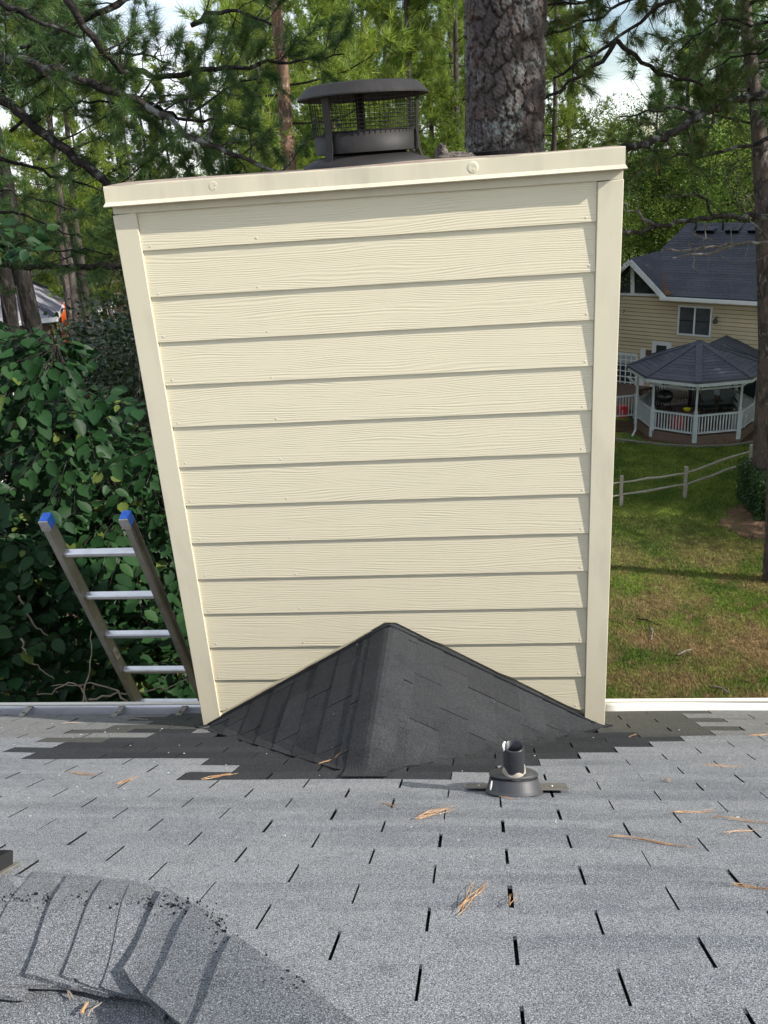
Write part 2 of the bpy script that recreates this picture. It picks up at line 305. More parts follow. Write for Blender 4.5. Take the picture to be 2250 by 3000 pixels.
# ------------------------------------------------------------------ the roof surface
CX, CH, CM = 0.922, 0.545, 0.585                         # cricket: ridge x, ridge height at the chimney, slope
W = 1.8586
def smax(a, b, k):
    h = np.clip(0.5+0.5*(a-b)/k, 0, 1); return b*(1-h)+a*h+k*h*(1-h)
def main_h(x, y):
    return -TAN*y + 0.004*np.sin(3.1*x+1.7*y)+0.003*np.sin(7.3*x-2.1)*np.cos(4.0*y)
def cricket_h(x, y):
    return CH - CM*(np.sqrt((x-CX)**2+0.00012)-0.009) - 4.0*np.maximum(0, y)
def roof_plane_pt(u, v): return hit(u, v, (0, 0, 0), (0, SA, CA))
K0 = roof_plane_pt(-260, 2652); K1 = roof_plane_pt(520, 2652); K2 = roof_plane_pt(930, 3010)
def knoll_h(x, y):
    # the near side of the lower-left crest: two planes that fall away towards the camera
    def plane(A, B, drop):
        t = (B-A)[:2]; t = t/np.linalg.norm(t); n = np.array([t[1], -t[0]])
        if n[1] > 0: n = -n
        s = (x-A[0])*n[0]+(y-A[1])*n[1]                  # distance on the near side of the crest
        base = A[2]+((x-A[0])*t[0]+(y-A[1])*t[1])*(B-A)[2]/np.linalg.norm((B-A)[:2])
        return base - drop*s
    return smax(plane(K0, K1, -0.16), plane(K1, K2, 0.15), 0.02)
def roof_h(x, y):
    m = main_h(x, y)
    h = smax(m, cricket_h(x, y), 0.030)
    k = knoll_h(x, y)
    return np.where(y < -1.2, -smax(-h, -k, 0.018), h)
def roof_n(x, y):
    e = 0.004
    n = np.array([-(roof_h(x+e, y)-roof_h(x-e, y))/(2*e), -(roof_h(x, y+e)-roof_h(x, y-e))/(2*e), np.ones_like(np.asarray(x, float))])
    return n/np.linalg.norm(n, axis=0)
def on_roof(u, v):
    """where a line of sight meets the roof surface"""
    d = ray(u, v); t = 0.4
    for i in range(900):
        p = CAM+d*t
        if p[2] < roof_h(p[0], p[1]): break
        t += 0.006
    lo, hi = t-0.006, t
    for i in range(14):
        m = (lo+hi)/2; p = CAM+d*m
        if p[2] < roof_h(p[0], p[1]): hi = m
        else: lo = m
    return CAM+d*hi

house = thing('house', 'near house with its grey shingled roof and gutter in the foreground', 'house', (0, 0, 0))
gx = np.linspace(-2.6, 4.4, 141); gy = np.linspace(-3.15, 0.34, 110)
X, Y = np.meshgrid(gx, gy); Z = roof_h(X, Y)-0.006
V = np.stack([X, Y, Z], -1).reshape(-1, 3); nx_, ny_ = len(gx), len(gy)
F = np.array([(j*nx_+i, j*nx_+i+1, (j+1)*nx_+i+1, (j+1)*nx_+i) for j in range(ny_-1) for i in range(nx_-1)])
roof = raw_mesh('roof', V, F, M_DECK, house, smooth=True)
# walls and the far part of the house under the roof
mb = MB(); mb.box((-2.4, -6.0, GZ-.2), (4.2, 0.10, -0.42)); mb.build('wall', M_TAN, house)
for xa_, xb_ in ((-2.6, -.03), (W+.03, 4.4)):
    mb = MB(); mb.box((xa_, 0.24, -0.36), (xb_, 0.275, -0.17)); mb.build('fascia', M_CREAM, house)
    mb = MB(); mb.box((xa_, 0.10, -0.40), (xb_, 0.24, -0.37)); mb.build('soffit', M_CREAM, house)
# the other slope, behind the viewer
mb = MB(); mb.hexa([(-2.6, -6.2, -0.1), (4.4, -6.2, -0.1), (4.4, -3.15, 1.55), (-2.6, -3.15, 1.55), (-2.6, -6.2, -0.05), (4.4, -6.2, -0.05), (4.4, -3.15, 1.60), (-2.6, -3.15, 1.60)])
mb.build('rear_roof_slope', M_ROOF, house)

GX, GS, TABW, EXP = 1.3561, 1.9787, 0.3048, 0.127
def tab_mesh(fn, us, vs, top, th):
    """a shingle tab: fn(u,v) -> (x,y); lifted by top(u,v) along the roof normal, with skirts th deep"""
    P = []; B = []
    for v in vs:
        for u in us:
            x, y = fn(u, v); n = roof_n(x, y); p = np.array([x, y, roof_h(x, y)])
            t = top(u, v); P.append(p+n*t); B.append(p+n*max(t-th, 0.0004))
    nu, nv = len(us), len(vs); m = MB(); o = nu*nv
    fs = [(j*nu+i, j*nu+i+1, (j+1)*nu+i+1, (j+1)*nu+i) for j in range(nv-1) for i in range(nu-1)]
    ring = [i for i in range(nu)]+[j*nu+nu-1 for j in range(1, nv)]+[(nv-1)*nu+i for i in range(nu-2, -1, -1)]+[j*nu for j in range(nv-2, 0, -1)]
    fs += [(ring[(k+1) % len(ring)], ring[k], ring[k]+o, ring[(k+1) % len(ring)]+o) for k in range(len(ring))]
    m.add(P+B, fs); nt_ = (nv-1)*(nu-1); m.mi = [0]*nt_+[1]*(len(fs)-nt_); return m
BLACKROWS = {-15: (-.55, .0), -14: (-.30, 2.28), -13: (-.558, 2.12), -12: (-.405, 1.965), -11: (-.56, 1.82), -10: (-.41, 1.67), -9: (.31, 1.517), -8: (.46, 1.365), -7: (.315, 1.215)}
tabs = []
for j in range(-19, 9):
    off = 0 if j % 2 == 0 else .5
    d0, d1 = GS+j*EXP, GS+(j+1)*EXP
    for i in range(-14, 11):
        x0 = GX+(i+off)*TABW; x1 = x0+TABW; xc = (x0+x1)/2
        yc = -(d0+d1)/2*CA
        if x1 < -2.5 or x0 > 4.3: continue
        if yc > 0.02 and x1 > -0.02 and x0 < W+0.02:
            if x0 < -0.02: x1 = -0.02
            elif x1 > W+.02: x0 = W+.02
            else: continue
        if abs(xc-CX) < 1.0 and cricket_h(xc, yc)-main_h(xc, yc) > .05: continue
        if yc < -1.9 and knoll_h(xc, yc) < main_h(xc, yc)-0.02: continue
        u, v, dz = proj((xc, yc, float(roof_h(xc, yc))))
        if not (-500 < u < 3000 and 1900 < v < 3900): continue
        m = M_ROOF
        if j <= -14: m = M_RAFT
        b = BLACKROWS.get(j)
        if b and b[0]-.02 < xc < b[1]+.02: m = M_BLACK if not (j >= -15 and j <= -13 and (xc > 1.99 or xc < -.2)) else M_OLIVE
        elif j <= -15 and W-.1 < xc < 2.35: m = M_OLIVE
        elif j <= -15 and -.42 < xc < .1: m = M_OLIVE
        tabs.append((math.hypot(xc-CAM[0], math.hypot(yc-CAM[1], float(roof_h(xc, yc))-CAM[2])), j, x0, x1, d0, d1, m))
tabs.sort(key=lambda t: t[0])
rest = {}
NTAB = 0
for dist, j, x0, x1, d0, d1, m in tabs:
    dl, dr, db = random.uniform(-.002, .002), random.uniform(-.002, .002), random.uniform(-.004, .004)
    lift = random.uniform(-.0008, .0012); g = random.uniform(.0022, .0034)
    if j <= -18: lift += .004
    us = np.linspace(x0+g+dl, x1-g+dr, 4); vs = [d0+db, d0+.045, d1+.012]
    t = tab_mesh(lambda u, v: (u, -v*CA), us, vs, lambda u, v: .0095+lift-(v-d0)/(d1-d0)*.0045, .006)
    if NTAB < 215: t.build('shingle', [m, M_DECK], roof); NTAB += 1
    else:
        q = rest.setdefault(m.name, (MB(), m)); k_ = len(q[0].mi); q[0].add(t.v, t.f); q[0].mi[k_:] = t.mi
for q, m in rest.values(): q.build('shingle_course', [m, M_DECK], roof, kind='stuff')

# cricket behind the chimney
gx = np.linspace(-.25, W+.25, 90); gy = np.linspace(-1.12, 0.0, 50)
X, Y = np.meshgrid(gx, gy); Z = roof_h(X, Y)-0.003
V = np.stack([X, Y, Z], -1).reshape(-1, 3); nx_, ny_ = len(gx), len(gy)
F = np.array([(j*nx_+i, j*nx_+i+1, (j+1)*nx_+i+1, (j+1)*nx_+i) for j in range(ny_-1) for i in range(nx_-1)])
cen = V[F].mean(1); F = F[(cricket_h(cen[:, 0], cen[:, 1])-main_h(cen[:, 0], cen[:, 1])) > .01]
cricket = raw_mesh('cricket', V, F, M_DECK, house, smooth=True)
cs = 1/math.hypot(1, CM)
for side in (-1, 1):
    for r in range(0, 10):
        q0 = 0.005+r*0.125; q1 = q0+0.125
        off = random.choice((.0, .08, .15, .22))
        for k in range(-1, 5):
            ya, yb = -(off+k*TABW), -(off+(k+1)*TABW)
            def lim(q): return -(CH-CM*q*cs)/TAN-.05     # valley
            ya2 = min(ya-.002, -.006)
            if yb < lim(q0)+.0 and ya2 < lim(q0)+.03: continue
            if ya2-yb < .03: continue
            def fn(u, v, ya2=ya2, yb=yb):
                y = ya2+(yb+.002-ya2)*u; y = max(y, lim(v)); return (CX+side*v*cs, min(y, -.004))
            if fn(0, q1)[1]-fn(1, q1)[1] < .004 and fn(0, q0)[1]-fn(1, q0)[1] < .03: continue
            q_in = max(q0-.012, .0)
            lift = random.uniform(-.001, .0015)
            t = tab_mesh(fn, np.linspace(0, 1, 5), [q_in, q0+.06, q1], lambda u, v: .0115+lift+(v-q0)/.125*(.0030 if side > 0 else .0022), .02)
            if side < 0: t.f = [f[::-1] for f in t.f]
            t.build('shingle', [M_BLACK, M_DECK], cricket)
# ridge cap pieces of the cricket
for k in range(9):
    y0, y1 = -.004-k*.122, -.004-(k+1)*.122-.02
    if y1 < -1.06: y1 = -1.06
    t = tab_mesh(lambda u, v: (CX+u, v), np.linspace(-.075, .075, 13), [y0, (y0+y1)/2, y1], lambda u, v: .0165+(y0-v)*(-.012), .004)
    t.build('ridge_shingle', [M_BLACK, M_DECK], cricket)
# flashing line against the chimney
mb = MB()
for side in (-1, 1):
    p = [(CX, -.036, float(cricket_h(CX, -.01))+.020)]
    for q in np.linspace(.1, .89, 9): p.append((CX+side*q, -.036, float(cricket_h(CX+side*q, -.01))+.018))
    mb.tube(p, .006, 5)
mb.build('flashing', M_DECK, cricket)

# bent ridge caps over the crest at the lower left
def cap_piece(quad, lift, m, nu=7, nv=7, th=.007):
    P = [on_roof(*q) for q in quad]                       # crest-left, crest-right, foot-right, foot-left as seen on the roof
    def fn(u, v):
        a = P[0]*(1-u)+P[1]*u; b = P[3]*(1-u)+P[2]*u; p = a*(1-v)+b*v; return (p[0], p[1])
    return tab_mesh(fn, np.linspace(0, 1, nu), np.linspace(0, 1, nv), lambda u, v: lift+.010*(1-u)*v+.004*v, th)
def z7(u, v): return (u/1.8433, 2600+v/1.8433)
caps = [([(-520, -60), (180, -60), (30, 300), (-560, 640)], .004), ([(-60, -40), (250, -40), (150, 650), (-440, 600)], .005),
        ([(190, -60), (520, -40), (390, 590), (-140, 600)], .005), ([(370, -30), (760, -10), (600, 640), (150, 552)], .009),
        ([(560, 0), (830, 20), (640, 640), (350, 562)], .011), ([(700, 30), (960, 70), (830, 660), (570, 625)], .009),
        ([(890, 60), (1135, 180), (930, 800), (705, 540)], .016), ([(1050, 160), (1330, 400), (1190, 980), (850, 700)], .018), ([(1270, 330), (1980, 850), (1850, 1400), (1090, 900)], .019)]
crest = []
X, Y = np.meshgrid(np.linspace(-.6, 2.3, 100), np.linspace(-3.1, -1.85, 60)); V = np.stack([X, Y, roof_h(X, Y)+.0035], -1).reshape(-1, 3)
F = np.array([(j*100+i, j*100+i+1, (j+1)*100+i+1, (j+1)*100+i) for j in range(59) for i in range(99)]); cen = V[F].mean(1); F = F[knoll_h(cen[:, 0], cen[:, 1]) < main_h(cen[:, 0], cen[:, 1])+.012]
raw_mesh('crest_shingle', V, F, M_CAP, roof, smooth=True)
def cap_build(quad, lift, tilt=.008):
    q = [z7(*p) for p in quad]; q = [(u, min(v, 3240)) for u, v in q]
    P = [on_roof(*c) for c in q]
    def fn(u, v):
        a = P[0]*(1-u)+P[1]*u; b = P[3]*(1-u)+P[2]*u; p = a*(1-v)+b*v; return (p[0], p[1])
    rag = [random.uniform(-.006, .006) for _ in range(40)]
    t = tab_mesh(lambda u, v: fn(u+(rag[int(v*12)]*.5 if u == 0 else 0), v+(rag[20+int(u*9)] if v == 1 else 0)), np.linspace(0, 1, 10), np.linspace(0, 1, 13), lambda u, v: lift+tilt*(1-u)+.016*v**4, .009)
    t.f = [f[::-1] for f in t.f]; return t.build('ridge_cap_shingle', M_CAP, roof)
for quad, lift in caps: crest.append(cap_build(quad, lift))
# lower courses below the crest
for (u0, u1, v0, v1) in ((-500, 455, 560, 980), (462, 900, 560, 980)):
    cap_build([(u0, v0), (u1, v0), (u1-40, v1), (u0-40, v1)], .002, .001)
# crumbled granule edge along the crest
mb = MB()
path = [on_roof(*z7(*p)) for p in ((20, 92), (150, 90), (300, 95), (430, 92), (560, 100), (680, 118), (800, 122), (900, 124), (1000, 150), (1110, 195), (1180, 280), (1290, 390), (1400, 490), (1520, 560), (1640, 620))]
for k in range(430):
    i = random.choice((0, 1, 2, 3, 4, 5, 6, 7, 7, 8, 8, 9, 9, 10, 10, 11, 11, 12, 12, 13)); t = random.random(); p = path[i]*(1-t)+path[i+1]*t
    p = p+np.array([random.gauss(0, .012), random.gauss(0, .014), 0]); s = random.choice((.0005, .0007, .0008, .0010, .0015))
    z = float(roof_h(p[0], p[1]))+(random.uniform(.012, .020) if i < 6 else random.uniform(.019, .027))
    a = random.uniform(0, 3); c, d = math.cos(a)*s*random.uniform(1, 2.2), math.sin(a)*s
    mb.obox((p[0], p[1], z-.001), (c, d, 0), (-d, c*.6, 0), (0, 0, .0016))
mb.build('granule_loss', M_DECK, roof, kind='stuff')

# gutters: fascia board, trough, lip and straps
def gutter(x0, x1, inner, straps):
    g = MB()
    prof = [(.285, -.185), (.285, -.285), (.385, -.285), (.41, -.25), (.412, -.215), (.428, -.19), (.428, -.163)]
    n = 24; vs = []; fs = []
    for i in range(n+1):
        x = x0+(x1-x0)*i/n; wv = .002*math.sin(x*5.1)
        vs += [(x, y+wv, z+wv*.5) for y, z in prof]
    k = len(prof)
    fs = [(i*k+j, i*k+j+1, (i+1)*k+j+1, (i+1)*k+j) for i in range(n) for j in range(k-1)]
    g.add(vs, fs); o = g.build('gutter', inner, house, smooth=True)
    so_ = o.modifiers.new('sheet', 'SOLIDIFY'); so_.thickness = .002
    l = MB(); l.box((x0, .424, -.168), (x1, .446, -.156)); l.build('gutter_lip', M_GUTCREAM, o, bevel=.003)
    for xs in straps:
        s_ = MB(); s_.beam((xs-.012, .30, -.176), (xs+.012, .428, -.171), .032, .004)
        s_.tube([(xs, .37, -.172), (xs, .37, -.162)], .007, 8); s_.build('gutter_strap', M_ALUDIRTY, o)
    return o
gl = gutter(-2.55, -0.035, M_GUTIN, (-2.0, -1.14, -.62, -.27)); gr = gutter(W+.035, 4.3, M_GUTWHITE, (3.1, 3.9))

# ------------------------------------------------------------------ chimney
chim = thing('chimney', 'tall cream chimney chase with wood grain lap siding rising above the roof', 'chimney', (0, 0, 0))
mb = MB(); mb.box((.012, .012, -1.2), (W-.012, .76, 2.37)); mb.build('core_wall', M_CREAM, chim)
E_ = 0.17340; Z0 = 2.187; BW = .0894
def line_h(x): return CH+.004-CM*(abs(x-CX))+.030        # lower cut of the boards above the cricket
def board_poly(xa, xb, za, zb):
    """part of the rectangle that lies above the cricket line"""
    n = 24; xs = np.linspace(xa, xb, n+1); runs = []; cur = []
    for x in xs:
        if line_h(x) < zb-.004: cur.append(x)
        else:
            if len(cur) > 1: runs.append(cur)
            cur = []
    if len(cur) > 1: runs.append(cur)
    return [[(x, max(za, line_h(x))) for x in r] for r in runs]
for k in range(0, 14):
    za = Z0-k*E_; zb = za+E_ if k else 2.335
    xs_fine = np.linspace(BW+.001, W-BW-.001, 200)
    runs = []; cur = []
    for x in xs_fine:
        if line_h(x) < zb-.003: cur.append((x, max(za, line_h(x))))
        elif cur: runs.append(cur); cur = []
    if cur: runs.append(cur)
    for r in runs:
        if len(r) < 4: continue
        if all(p[1] == za for p in r): r = [r[0], r[-1]]
        else: r = r[::6]+[r[-1]]
        m = MB(); nn = len(r); fr = []; tp = []; bk = []; bt = []
        for x, z in r:
            f = (zb-z)/(zb-za); yb = -.006-.0095*f
            fr.append((x, yb, z)); tp.append((x, -.006, zb+.012)); bk.append((x, .010, z)); bt.append((x, .010, zb+.012))
        fs = []
        for i in range(nn-1):
            fs += [(i, i+1, nn+i+1, nn+i), (2*nn+i+1, 2*nn+i, 3*nn+i, 3*nn+i+1), (i+1, i, 2*nn+i, 2*nn+i+1)]
        fs += [(0, nn, 3*nn, 2*nn), (nn-1, 2*nn+nn-1, 3*nn+nn-1, nn+nn-1)]
        m.add(fr+tp+bk+bt, fs); m.build('siding_board', M_SIDING, chim)
YC = -.021
for x0, x1, za, zb in ((0, BW, -.012, .052), (W-BW, W, .058, -.012)):
    m = MB(); m.hexa([(x0, YC, za), (x1, YC, zb), (x1, .011, zb), (x0, .011, za), (x0, YC, 2.318), (x1, YC, 2.323), (x1, .011, 2.323), (x0, .011, 2.318)])
    m.build('corner_board', M_CREAM, chim, bevel=.0025)
for x0, x1 in ((-.004, .011), (W-.011, W+.004)):         # side returns and side boards
    m = MB(); m.box((x0, .0125, -.3), (x1, .115, 2.318)); m.build('corner_board', M_CREAM, chim)
    for k in range(14):
        z = Z0-k*E_; sx = -1 if x0 < .5 else 1; xo = 0.010 if sx < 0 else W-.010
        m = MB(); m.hexa([(xo, .117, z), (xo+sx*.010, .117, z), (xo+sx*.010, .76, z), (xo, .76, z), (xo, .117, z+E_), (xo+sx*.002, .117, z+E_), (xo+sx*.002, .76, z+E_), (xo, .76, z+E_)])
        m.build('siding_board', M_SIDING, chim)
m = MB(); m.box((.003, -.019, 2.322), (W-.003, .011, 2.40)); m.build('frieze_board', M_CREAM, chim, bevel=.002)
# nail heads and dimples
m = MB()
for k in range(13):
    z = Z0-k*E_+.012
    for x in (BW+.03, BW+.035+.4, W-BW-.03): m.lathe([(0.0, .0012), (.003, .0008), (.0042, 0)], (x+random.uniform(-.01, .01), -.0152, z+random.uniform(0, .01)), 8, (1, 0, 0), (0, 0, 1), (0, -1, 0))
for x in (BW*.5, W-BW*.5):
    for k in range(11): m.lathe([(0.0, .0007), (.002, .0005), (.0034, 0)], (x+random.uniform(-.03, .03), YC, .12+k*.2+random.uniform(-.08, .08)), 8, (1, 0, 0), (0, 0, 1), (0, -1, 0))
m.build('nail_head', M_CREAM, chim, kind='stuff')
# sheet metal cap: skirt with a kicked out drip edge, top pan
m = MB(); CZ0, CZ1 = 2.352, 2.424
xa, xb, ya, yb = -.006, W-.004, -.046, .80
n = 40; vs = []; fs = []
ring = [(xa+(xb-xa)*i/n, ya) for i in range(n+1)]+[(xb, ya+(yb-ya)*i/6) for i in range(1, 7)]+[(xb-(xb-xa)*i/6, yb) for i in range(1, 7)]+[(xa, yb-(yb-ya)*i/6) for i in range(1, 6)]
cx_, cy_ = (xa+xb)/2, (ya+yb)/2
prof = [(.0, CZ1), (.001, CZ1-.004), (.002, CZ0+.016), (.010, CZ0+.003), (.008, CZ0)]
for o_, z in prof:
    for x, y in ring:
        ox = o_*(1 if x > xb-.001 else -1 if x < xa+.001 else 0); oy = o_*(1 if y > yb-.001 else -1 if y < ya+.001 else 0)
        wv = .0016*math.sin(x*9+1)+.0012*math.sin(x*23)
        vs.append((x+ox, y+oy+(wv if z > CZ0+.01 else wv*.3), z+(.0016*math.sin(x*4.1) if z > CZ0+.02 else 0)+.006*(x/W-.5)))
k = len(ring)
fs = [(a*k+i, (a+1)*k+i, (a+1)*k+(i+1) % k, a*k+(i+1) % k) for a in range(len(prof)-1) for i in range(k)]
m.add(vs, fs); cap = m.build('chimney_cap', M_CREAM, chim, smooth=False)
for x in (.405, 1.335):
    d = MB(); d.lathe([(0, .0004), (.010, .0009), (.014, .0010), (.018, .0005), (.022, -.0015)], (x, ya-.0025, 2.395 if x < 1 else 2.395), 20, (1, 0, 0), (0, 0, 1), (0, -1, 0))
    d.lathe([(0, .0010), (.003, .0006), (.004, -.001)], (x+.004, ya-.0034, 2.388), 10, (1, 0, 0), (0, 0, 1), (0, -1, 0)); d.build('dimple', M_CREAM, cap, smooth=True)
m = MB(); nn = 30
vs = []; fs = []
for j in range(9):
    for i in range(nn+1):
        u, v = i/nn, j/8; x = xa+.001+(xb-xa-.002)*u; y = ya+.001+(yb-ya-.002)*v
        z = CZ1-.0005+.006*(x/W-.5)+.010*math.sin(math.pi*min(1, v*1.6)/1.0)*(.6+.4*math.sin(x*6+1)) if v < .625 else CZ1+.003
        vs.append((x, y, z+.0016*math.sin(x*4.1)))
fs = [(j*(nn+1)+i, j*(nn+1)+i+1, (j+1)*(nn+1)+i+1, (j+1)*(nn+1)+i) for j in range(8) for i in range(nn)]
m.add(vs, fs); m.build('cap_pan', M_RUST, chim, smooth=True)

# flue cap
FX, FY = 0.925, .36
flue = thing('flue_vent', 'round black metal flue cap with wire mesh on top of the cream chimney', 'chimney vent', (FX, FY, 2.42))
m = MB(); m.lathe([(.150, .030), (.186, .028), (.252, .002), (.256, -.012)], (FX, FY, 2.436), 48); m.build('base_collar', M_FLUE, flue, smooth=True)
m = MB(); m.lathe([(.155, .02), (.155, .062), (.158, .062), (.158, .02)], (FX, FY, 2.42), 40); m.lathe([(0, .03), (.155, .03)], (FX, FY, 2.42), 40); m.build('inner_pipe', M_SOOTGAP, flue, smooth=True)
m = MB(); m.lathe([(.200, 2.474), (.202, 2.544), (.198, 2.544), (.196, 2.474), (.200, 2.474)], (FX, FY, 0), 56); m.build('band', M_FLUE, flue, smooth=True)
m = MB(); m.lathe([(.165, 2.478), (.165, 2.552), (.160, 2.552), (.160, 2.478)], (FX, FY, 0), 40); m.build('inner_band', M_SOOTGAP, flue, smooth=True)
m = MB(); m.lathe([(0.0, 2.724), (.12, 2.722), (.212, 2.714), (.220, 2.710), (.254, 2.674), (.254, 2.669), (.214, 2.702), (0, 2.708)], (FX, FY, 0), 56); lid = m.build('lid', M_FLUE, flue)
m = MB()
for k in range(64):
    a = 2*math.pi*k/64; r0, r1 = .203, .214
    m.tube([(FX+r0*math.cos(a), FY+r0*math.sin(a), 2.536), (FX+r1*math.cos(a), FY+r1*math.sin(a), 2.70)], .0011, 4, False)
for z in np.arange(2.548, 2.70, .0135):
    r = .203+.011*(z-2.536)/.16
    m.tube([(FX+r*math.cos(2*math.pi*k/48), FY+r*math.sin(2*math.pi*k/48), z) for k in range(49)], .0011, 4, False)
m.build('mesh_screen', M_WIRE, flue)
for a in (-125, -12, 100):
    c, s = math.cos(R(a)), math.sin(R(a)); m = MB(); t = np.array([-s, c, 0])
    pts = [(.232, 2.425), (.214, 2.48), (.208, 2.545), (.219, 2.70)]
    for (r0, z0), (r1, z1) in zip(pts[:-1], pts[1:]):
        A = np.array([FX+r0*c, FY+r0*s, z0]); B = np.array([FX+r1*c, FY+r1*s, z1]); m.beam(A, B, .036, .003, up=(c, s, 0.01))
    m.build('support_strap', M_FLUE, flue)
# debris on the cap
def lump(c, rx, ry, rz, seed, n=14):
    rs = random.Random(seed); m = MB(); vs = []; fs = []; k = 18
    for i in range(n+1):
        th = math.pi/2*i/n
        for j in range(k):
            a = 2*math.pi*j/k; q = 1+.22*math.sin(a*3+seed)+rs.uniform(-.13, .13)
            vs.append((c[0]+rx*math.sin(th)*math.cos(a)*q, c[1]+ry*math.sin(th)*math.sin(a)*q, c[2]+rz*math.cos(th)*(1+rs.uniform(-.15, .15))))
    fs = [(i*k+j, i*k+(j+1) % k, (i+1)*k+(j+1) % k, (i+1)*k+j) for i in range(n) for j in range(k)]
    m.add(vs, fs); return m
m = lump((1.275, .34, 2.420), .088, .07, .030, 3); q = lump((1.222, .36, 2.425), .030, .03, .056, 5); m.add(q.v, q.f)
tag(m.build('debris_mound', M_DEBRIS, None), 'crumbly brown mound of dried debris on the chimney cap beside the flue cap', 'debris')
m = MB(); m.lathe([(.0, .016), (.095, .016), (.108, .012), (.110, -.004)], (1.435, .36, 2.432), 24); tag(m.build('dark_gap_cover', M_SOOTGAP, None), 'flat black round cover added for the dark gap on the chimney cap in front of the big pine trunk', 'cover')  # made-up disc standing in for the black gap below the trunk

# ------------------------------------------------------------------ vent pipe in its boot
PX, PY = 1.400, -1.222; PZ = float(roof_h(PX, PY)); NR = np.array([0, SA, CA]); TR = np.array([0, CA, -SA])
pipe = thing('vent_pipe', 'black plastic vent pipe standing in a round rubber boot on the grey shingles', 'vent pipe', (PX, PY, PZ))
c = np.array([PX, PY, PZ])
m = MB(); m.lathe([(.085, .0), (.085, .003), (.081, .010), (.0775, .022), (.0735, .036), (.0725, .041), (.0610, .0415), (.0610, .0465), (.0725, .048), (.0735, .051), (.071, .055), (.062, .060), (.050, .064), (.040, .067), (.036, .072), (.031, .078)], c+NR*.010, 64, (1, 0, 0), TR, NR); m.build('rubber_boot', M_RUBBER, pipe)
m = MB(); m.lathe([(.0305, -.01), (.0305, .176), (.0285, .179), (.0255, .178), (.0255, .02)], c, 28); m.lathe([(0, .03), (.0255, .03)], c, 28); m.build('pipe', M_PIPE, pipe, smooth=True)
m = MB(); rs = random.Random(4); vs = []
for r, z in ((.0310, .100), (.0335, .095), (.0345, .086), (.032, .078)):
    for j in range(28): vs.append((PX+r*math.cos(2*math.pi*j/28), PY+r*math.sin(2*math.pi*j/28), PZ+z+.008*math.sin(j*.9)*(z > .09)+.004*math.sin(j*.45)))
m.add(vs, [(i*28+j, i*28+(j+1) % 28, (i+1)*28+(j+1) % 28, (i+1)*28+j) for i in range(3) for j in range(28)]); m.build('sealant_ring', M_SEAL, pipe, smooth=True)
for sx in (-1, 1):
    m = MB(); a = on_roof(1362 if sx < 0 else 1632, 2305); 
    b0 = c+np.array([sx*.055, 0, 0])+TR*.03; ln = .088 if sx < 0 else .105
    m.obox(b0+np.array([sx*ln/2, 0, 0])+NR*.018, (ln/2, 0, 0), TR*(.028 if sx < 0 else .046), NR*.0018)
    f = m.build('flange_tab', M_FLANGE, pipe, bevel=.001)
    s_ = MB(); s_.lathe([(0, .003), (.004, .002), (.005, 0)], b0+np.array([sx*ln*.55, 0, 0])+NR*.0198, 10, (1, 0, 0), TR, NR); s_.build('screw', M_ALU, f)
m = MB()
for a, z in ((205, .175), (190, .176), (178, .1768), (166, .1772), (150, .1775), (196, .170)):
    m.obox((PX+.029*math.cos(R(a)), PY+.029*math.sin(R(a)), PZ+z), (.0030, 0, 0), (0, .0030, 0), (0, 0, .0030))
m.build('paint_drip', M_WHITEPAINT, pipe)
m = MB(); m.tube([c+np.array([-.066, -.030, .075]), c+np.array([-.069, -.033, .060]), c+np.array([-.071, -.035, .048])], [.002, .0035, .002], 6); m.build('paint_drip', M_WHITEPAINT, pipe)

# corner of a roof vent at the left edge
P = on_roof(-30, 2566)
rv = thing('roof_vent', 'grey metal roof vent box cut off by the left edge above the shingles', 'roof vent', P)
m = MB(); m.obox(P+NR*.022+np.array([-.045, 0, 0]), (.075, 0, 0), TR*.045, NR*.022); m.build('hood', M_GRILL, rv, bevel=.004)
m = MB(); m.obox(P+NR*.012+np.array([-.06, 0, 0]), (.10, 0, 0), TR*.055, NR*.0015); m.build('flange', M_ALUDIRTY, rv)

# ------------------------------------------------------------------ ladder
LP = np.array([-.671, .319, .789]); LD = np.array([-.016, -.338, .941]); LD /= np.linalg.norm(LD); LW = np.array([.368, -.002, 0])
lad = thing('ladder', 'aluminium extension ladder with blue end caps leaning on the gutter left of the chimney', 'ladder', LP-LD*9.0)
WX = LW/np.linalg.norm(LW); LN = np.cross(WX, LD); LN /= np.linalg.norm(LN)
if LN[1] > 0: LN = -LN
for s, base in ((1, LP), (-1, LP+LW)):
    m = MB(); a, b = base-LD*8.9, base+LD*.205; mid = (a+b)/2; half = LD*np.linalg.norm(b-a)/2; xi = WX*s
    m.obox(mid-xi*.004, half, xi*.002, LN*.034)           # web of the channel
    m.obox(mid-xi*.014+LN*.0335, half, xi*.014, LN*.0020)  # flanges
    m.obox(mid-xi*.014-LN*.0335, half, xi*.014, LN*.0020)
    rl = m.build('rail', M_ALUDIRTY, lad)
    e = base+LD*.20
    q = MB(); q.obox(e-xi*.010+LD*.012, LD*.030, xi*.022, LN*.030); q.obox(e-xi*.010+LD*.030-LN*.006, LD*.012, xi*.018, LN*.022); q.build('end_cap', M_BLUE, rl, bevel=.006)
    q = MB()
    for i in range(5): q.obox(e-xi*.010+LD*(-.014+i*.012)+LN*.033, LD*.0046, xi*.0215, LN*.0045)
    q.build('ribbed_pad', M_PAD, rl)
for k in range(0, 29):
    p = LP-LD*.3048*k; m = MB()
    prof = [(-.017, -.012), (.016, -.015), (.020, -.006), (.019, .008), (.013, .014), (-.013, .014), (-.018, .006)]
    m.prism([p+WX*.0+LN*a+LD*b for a, b in prof], LW); m.build('rung', M_RUNG, lad)
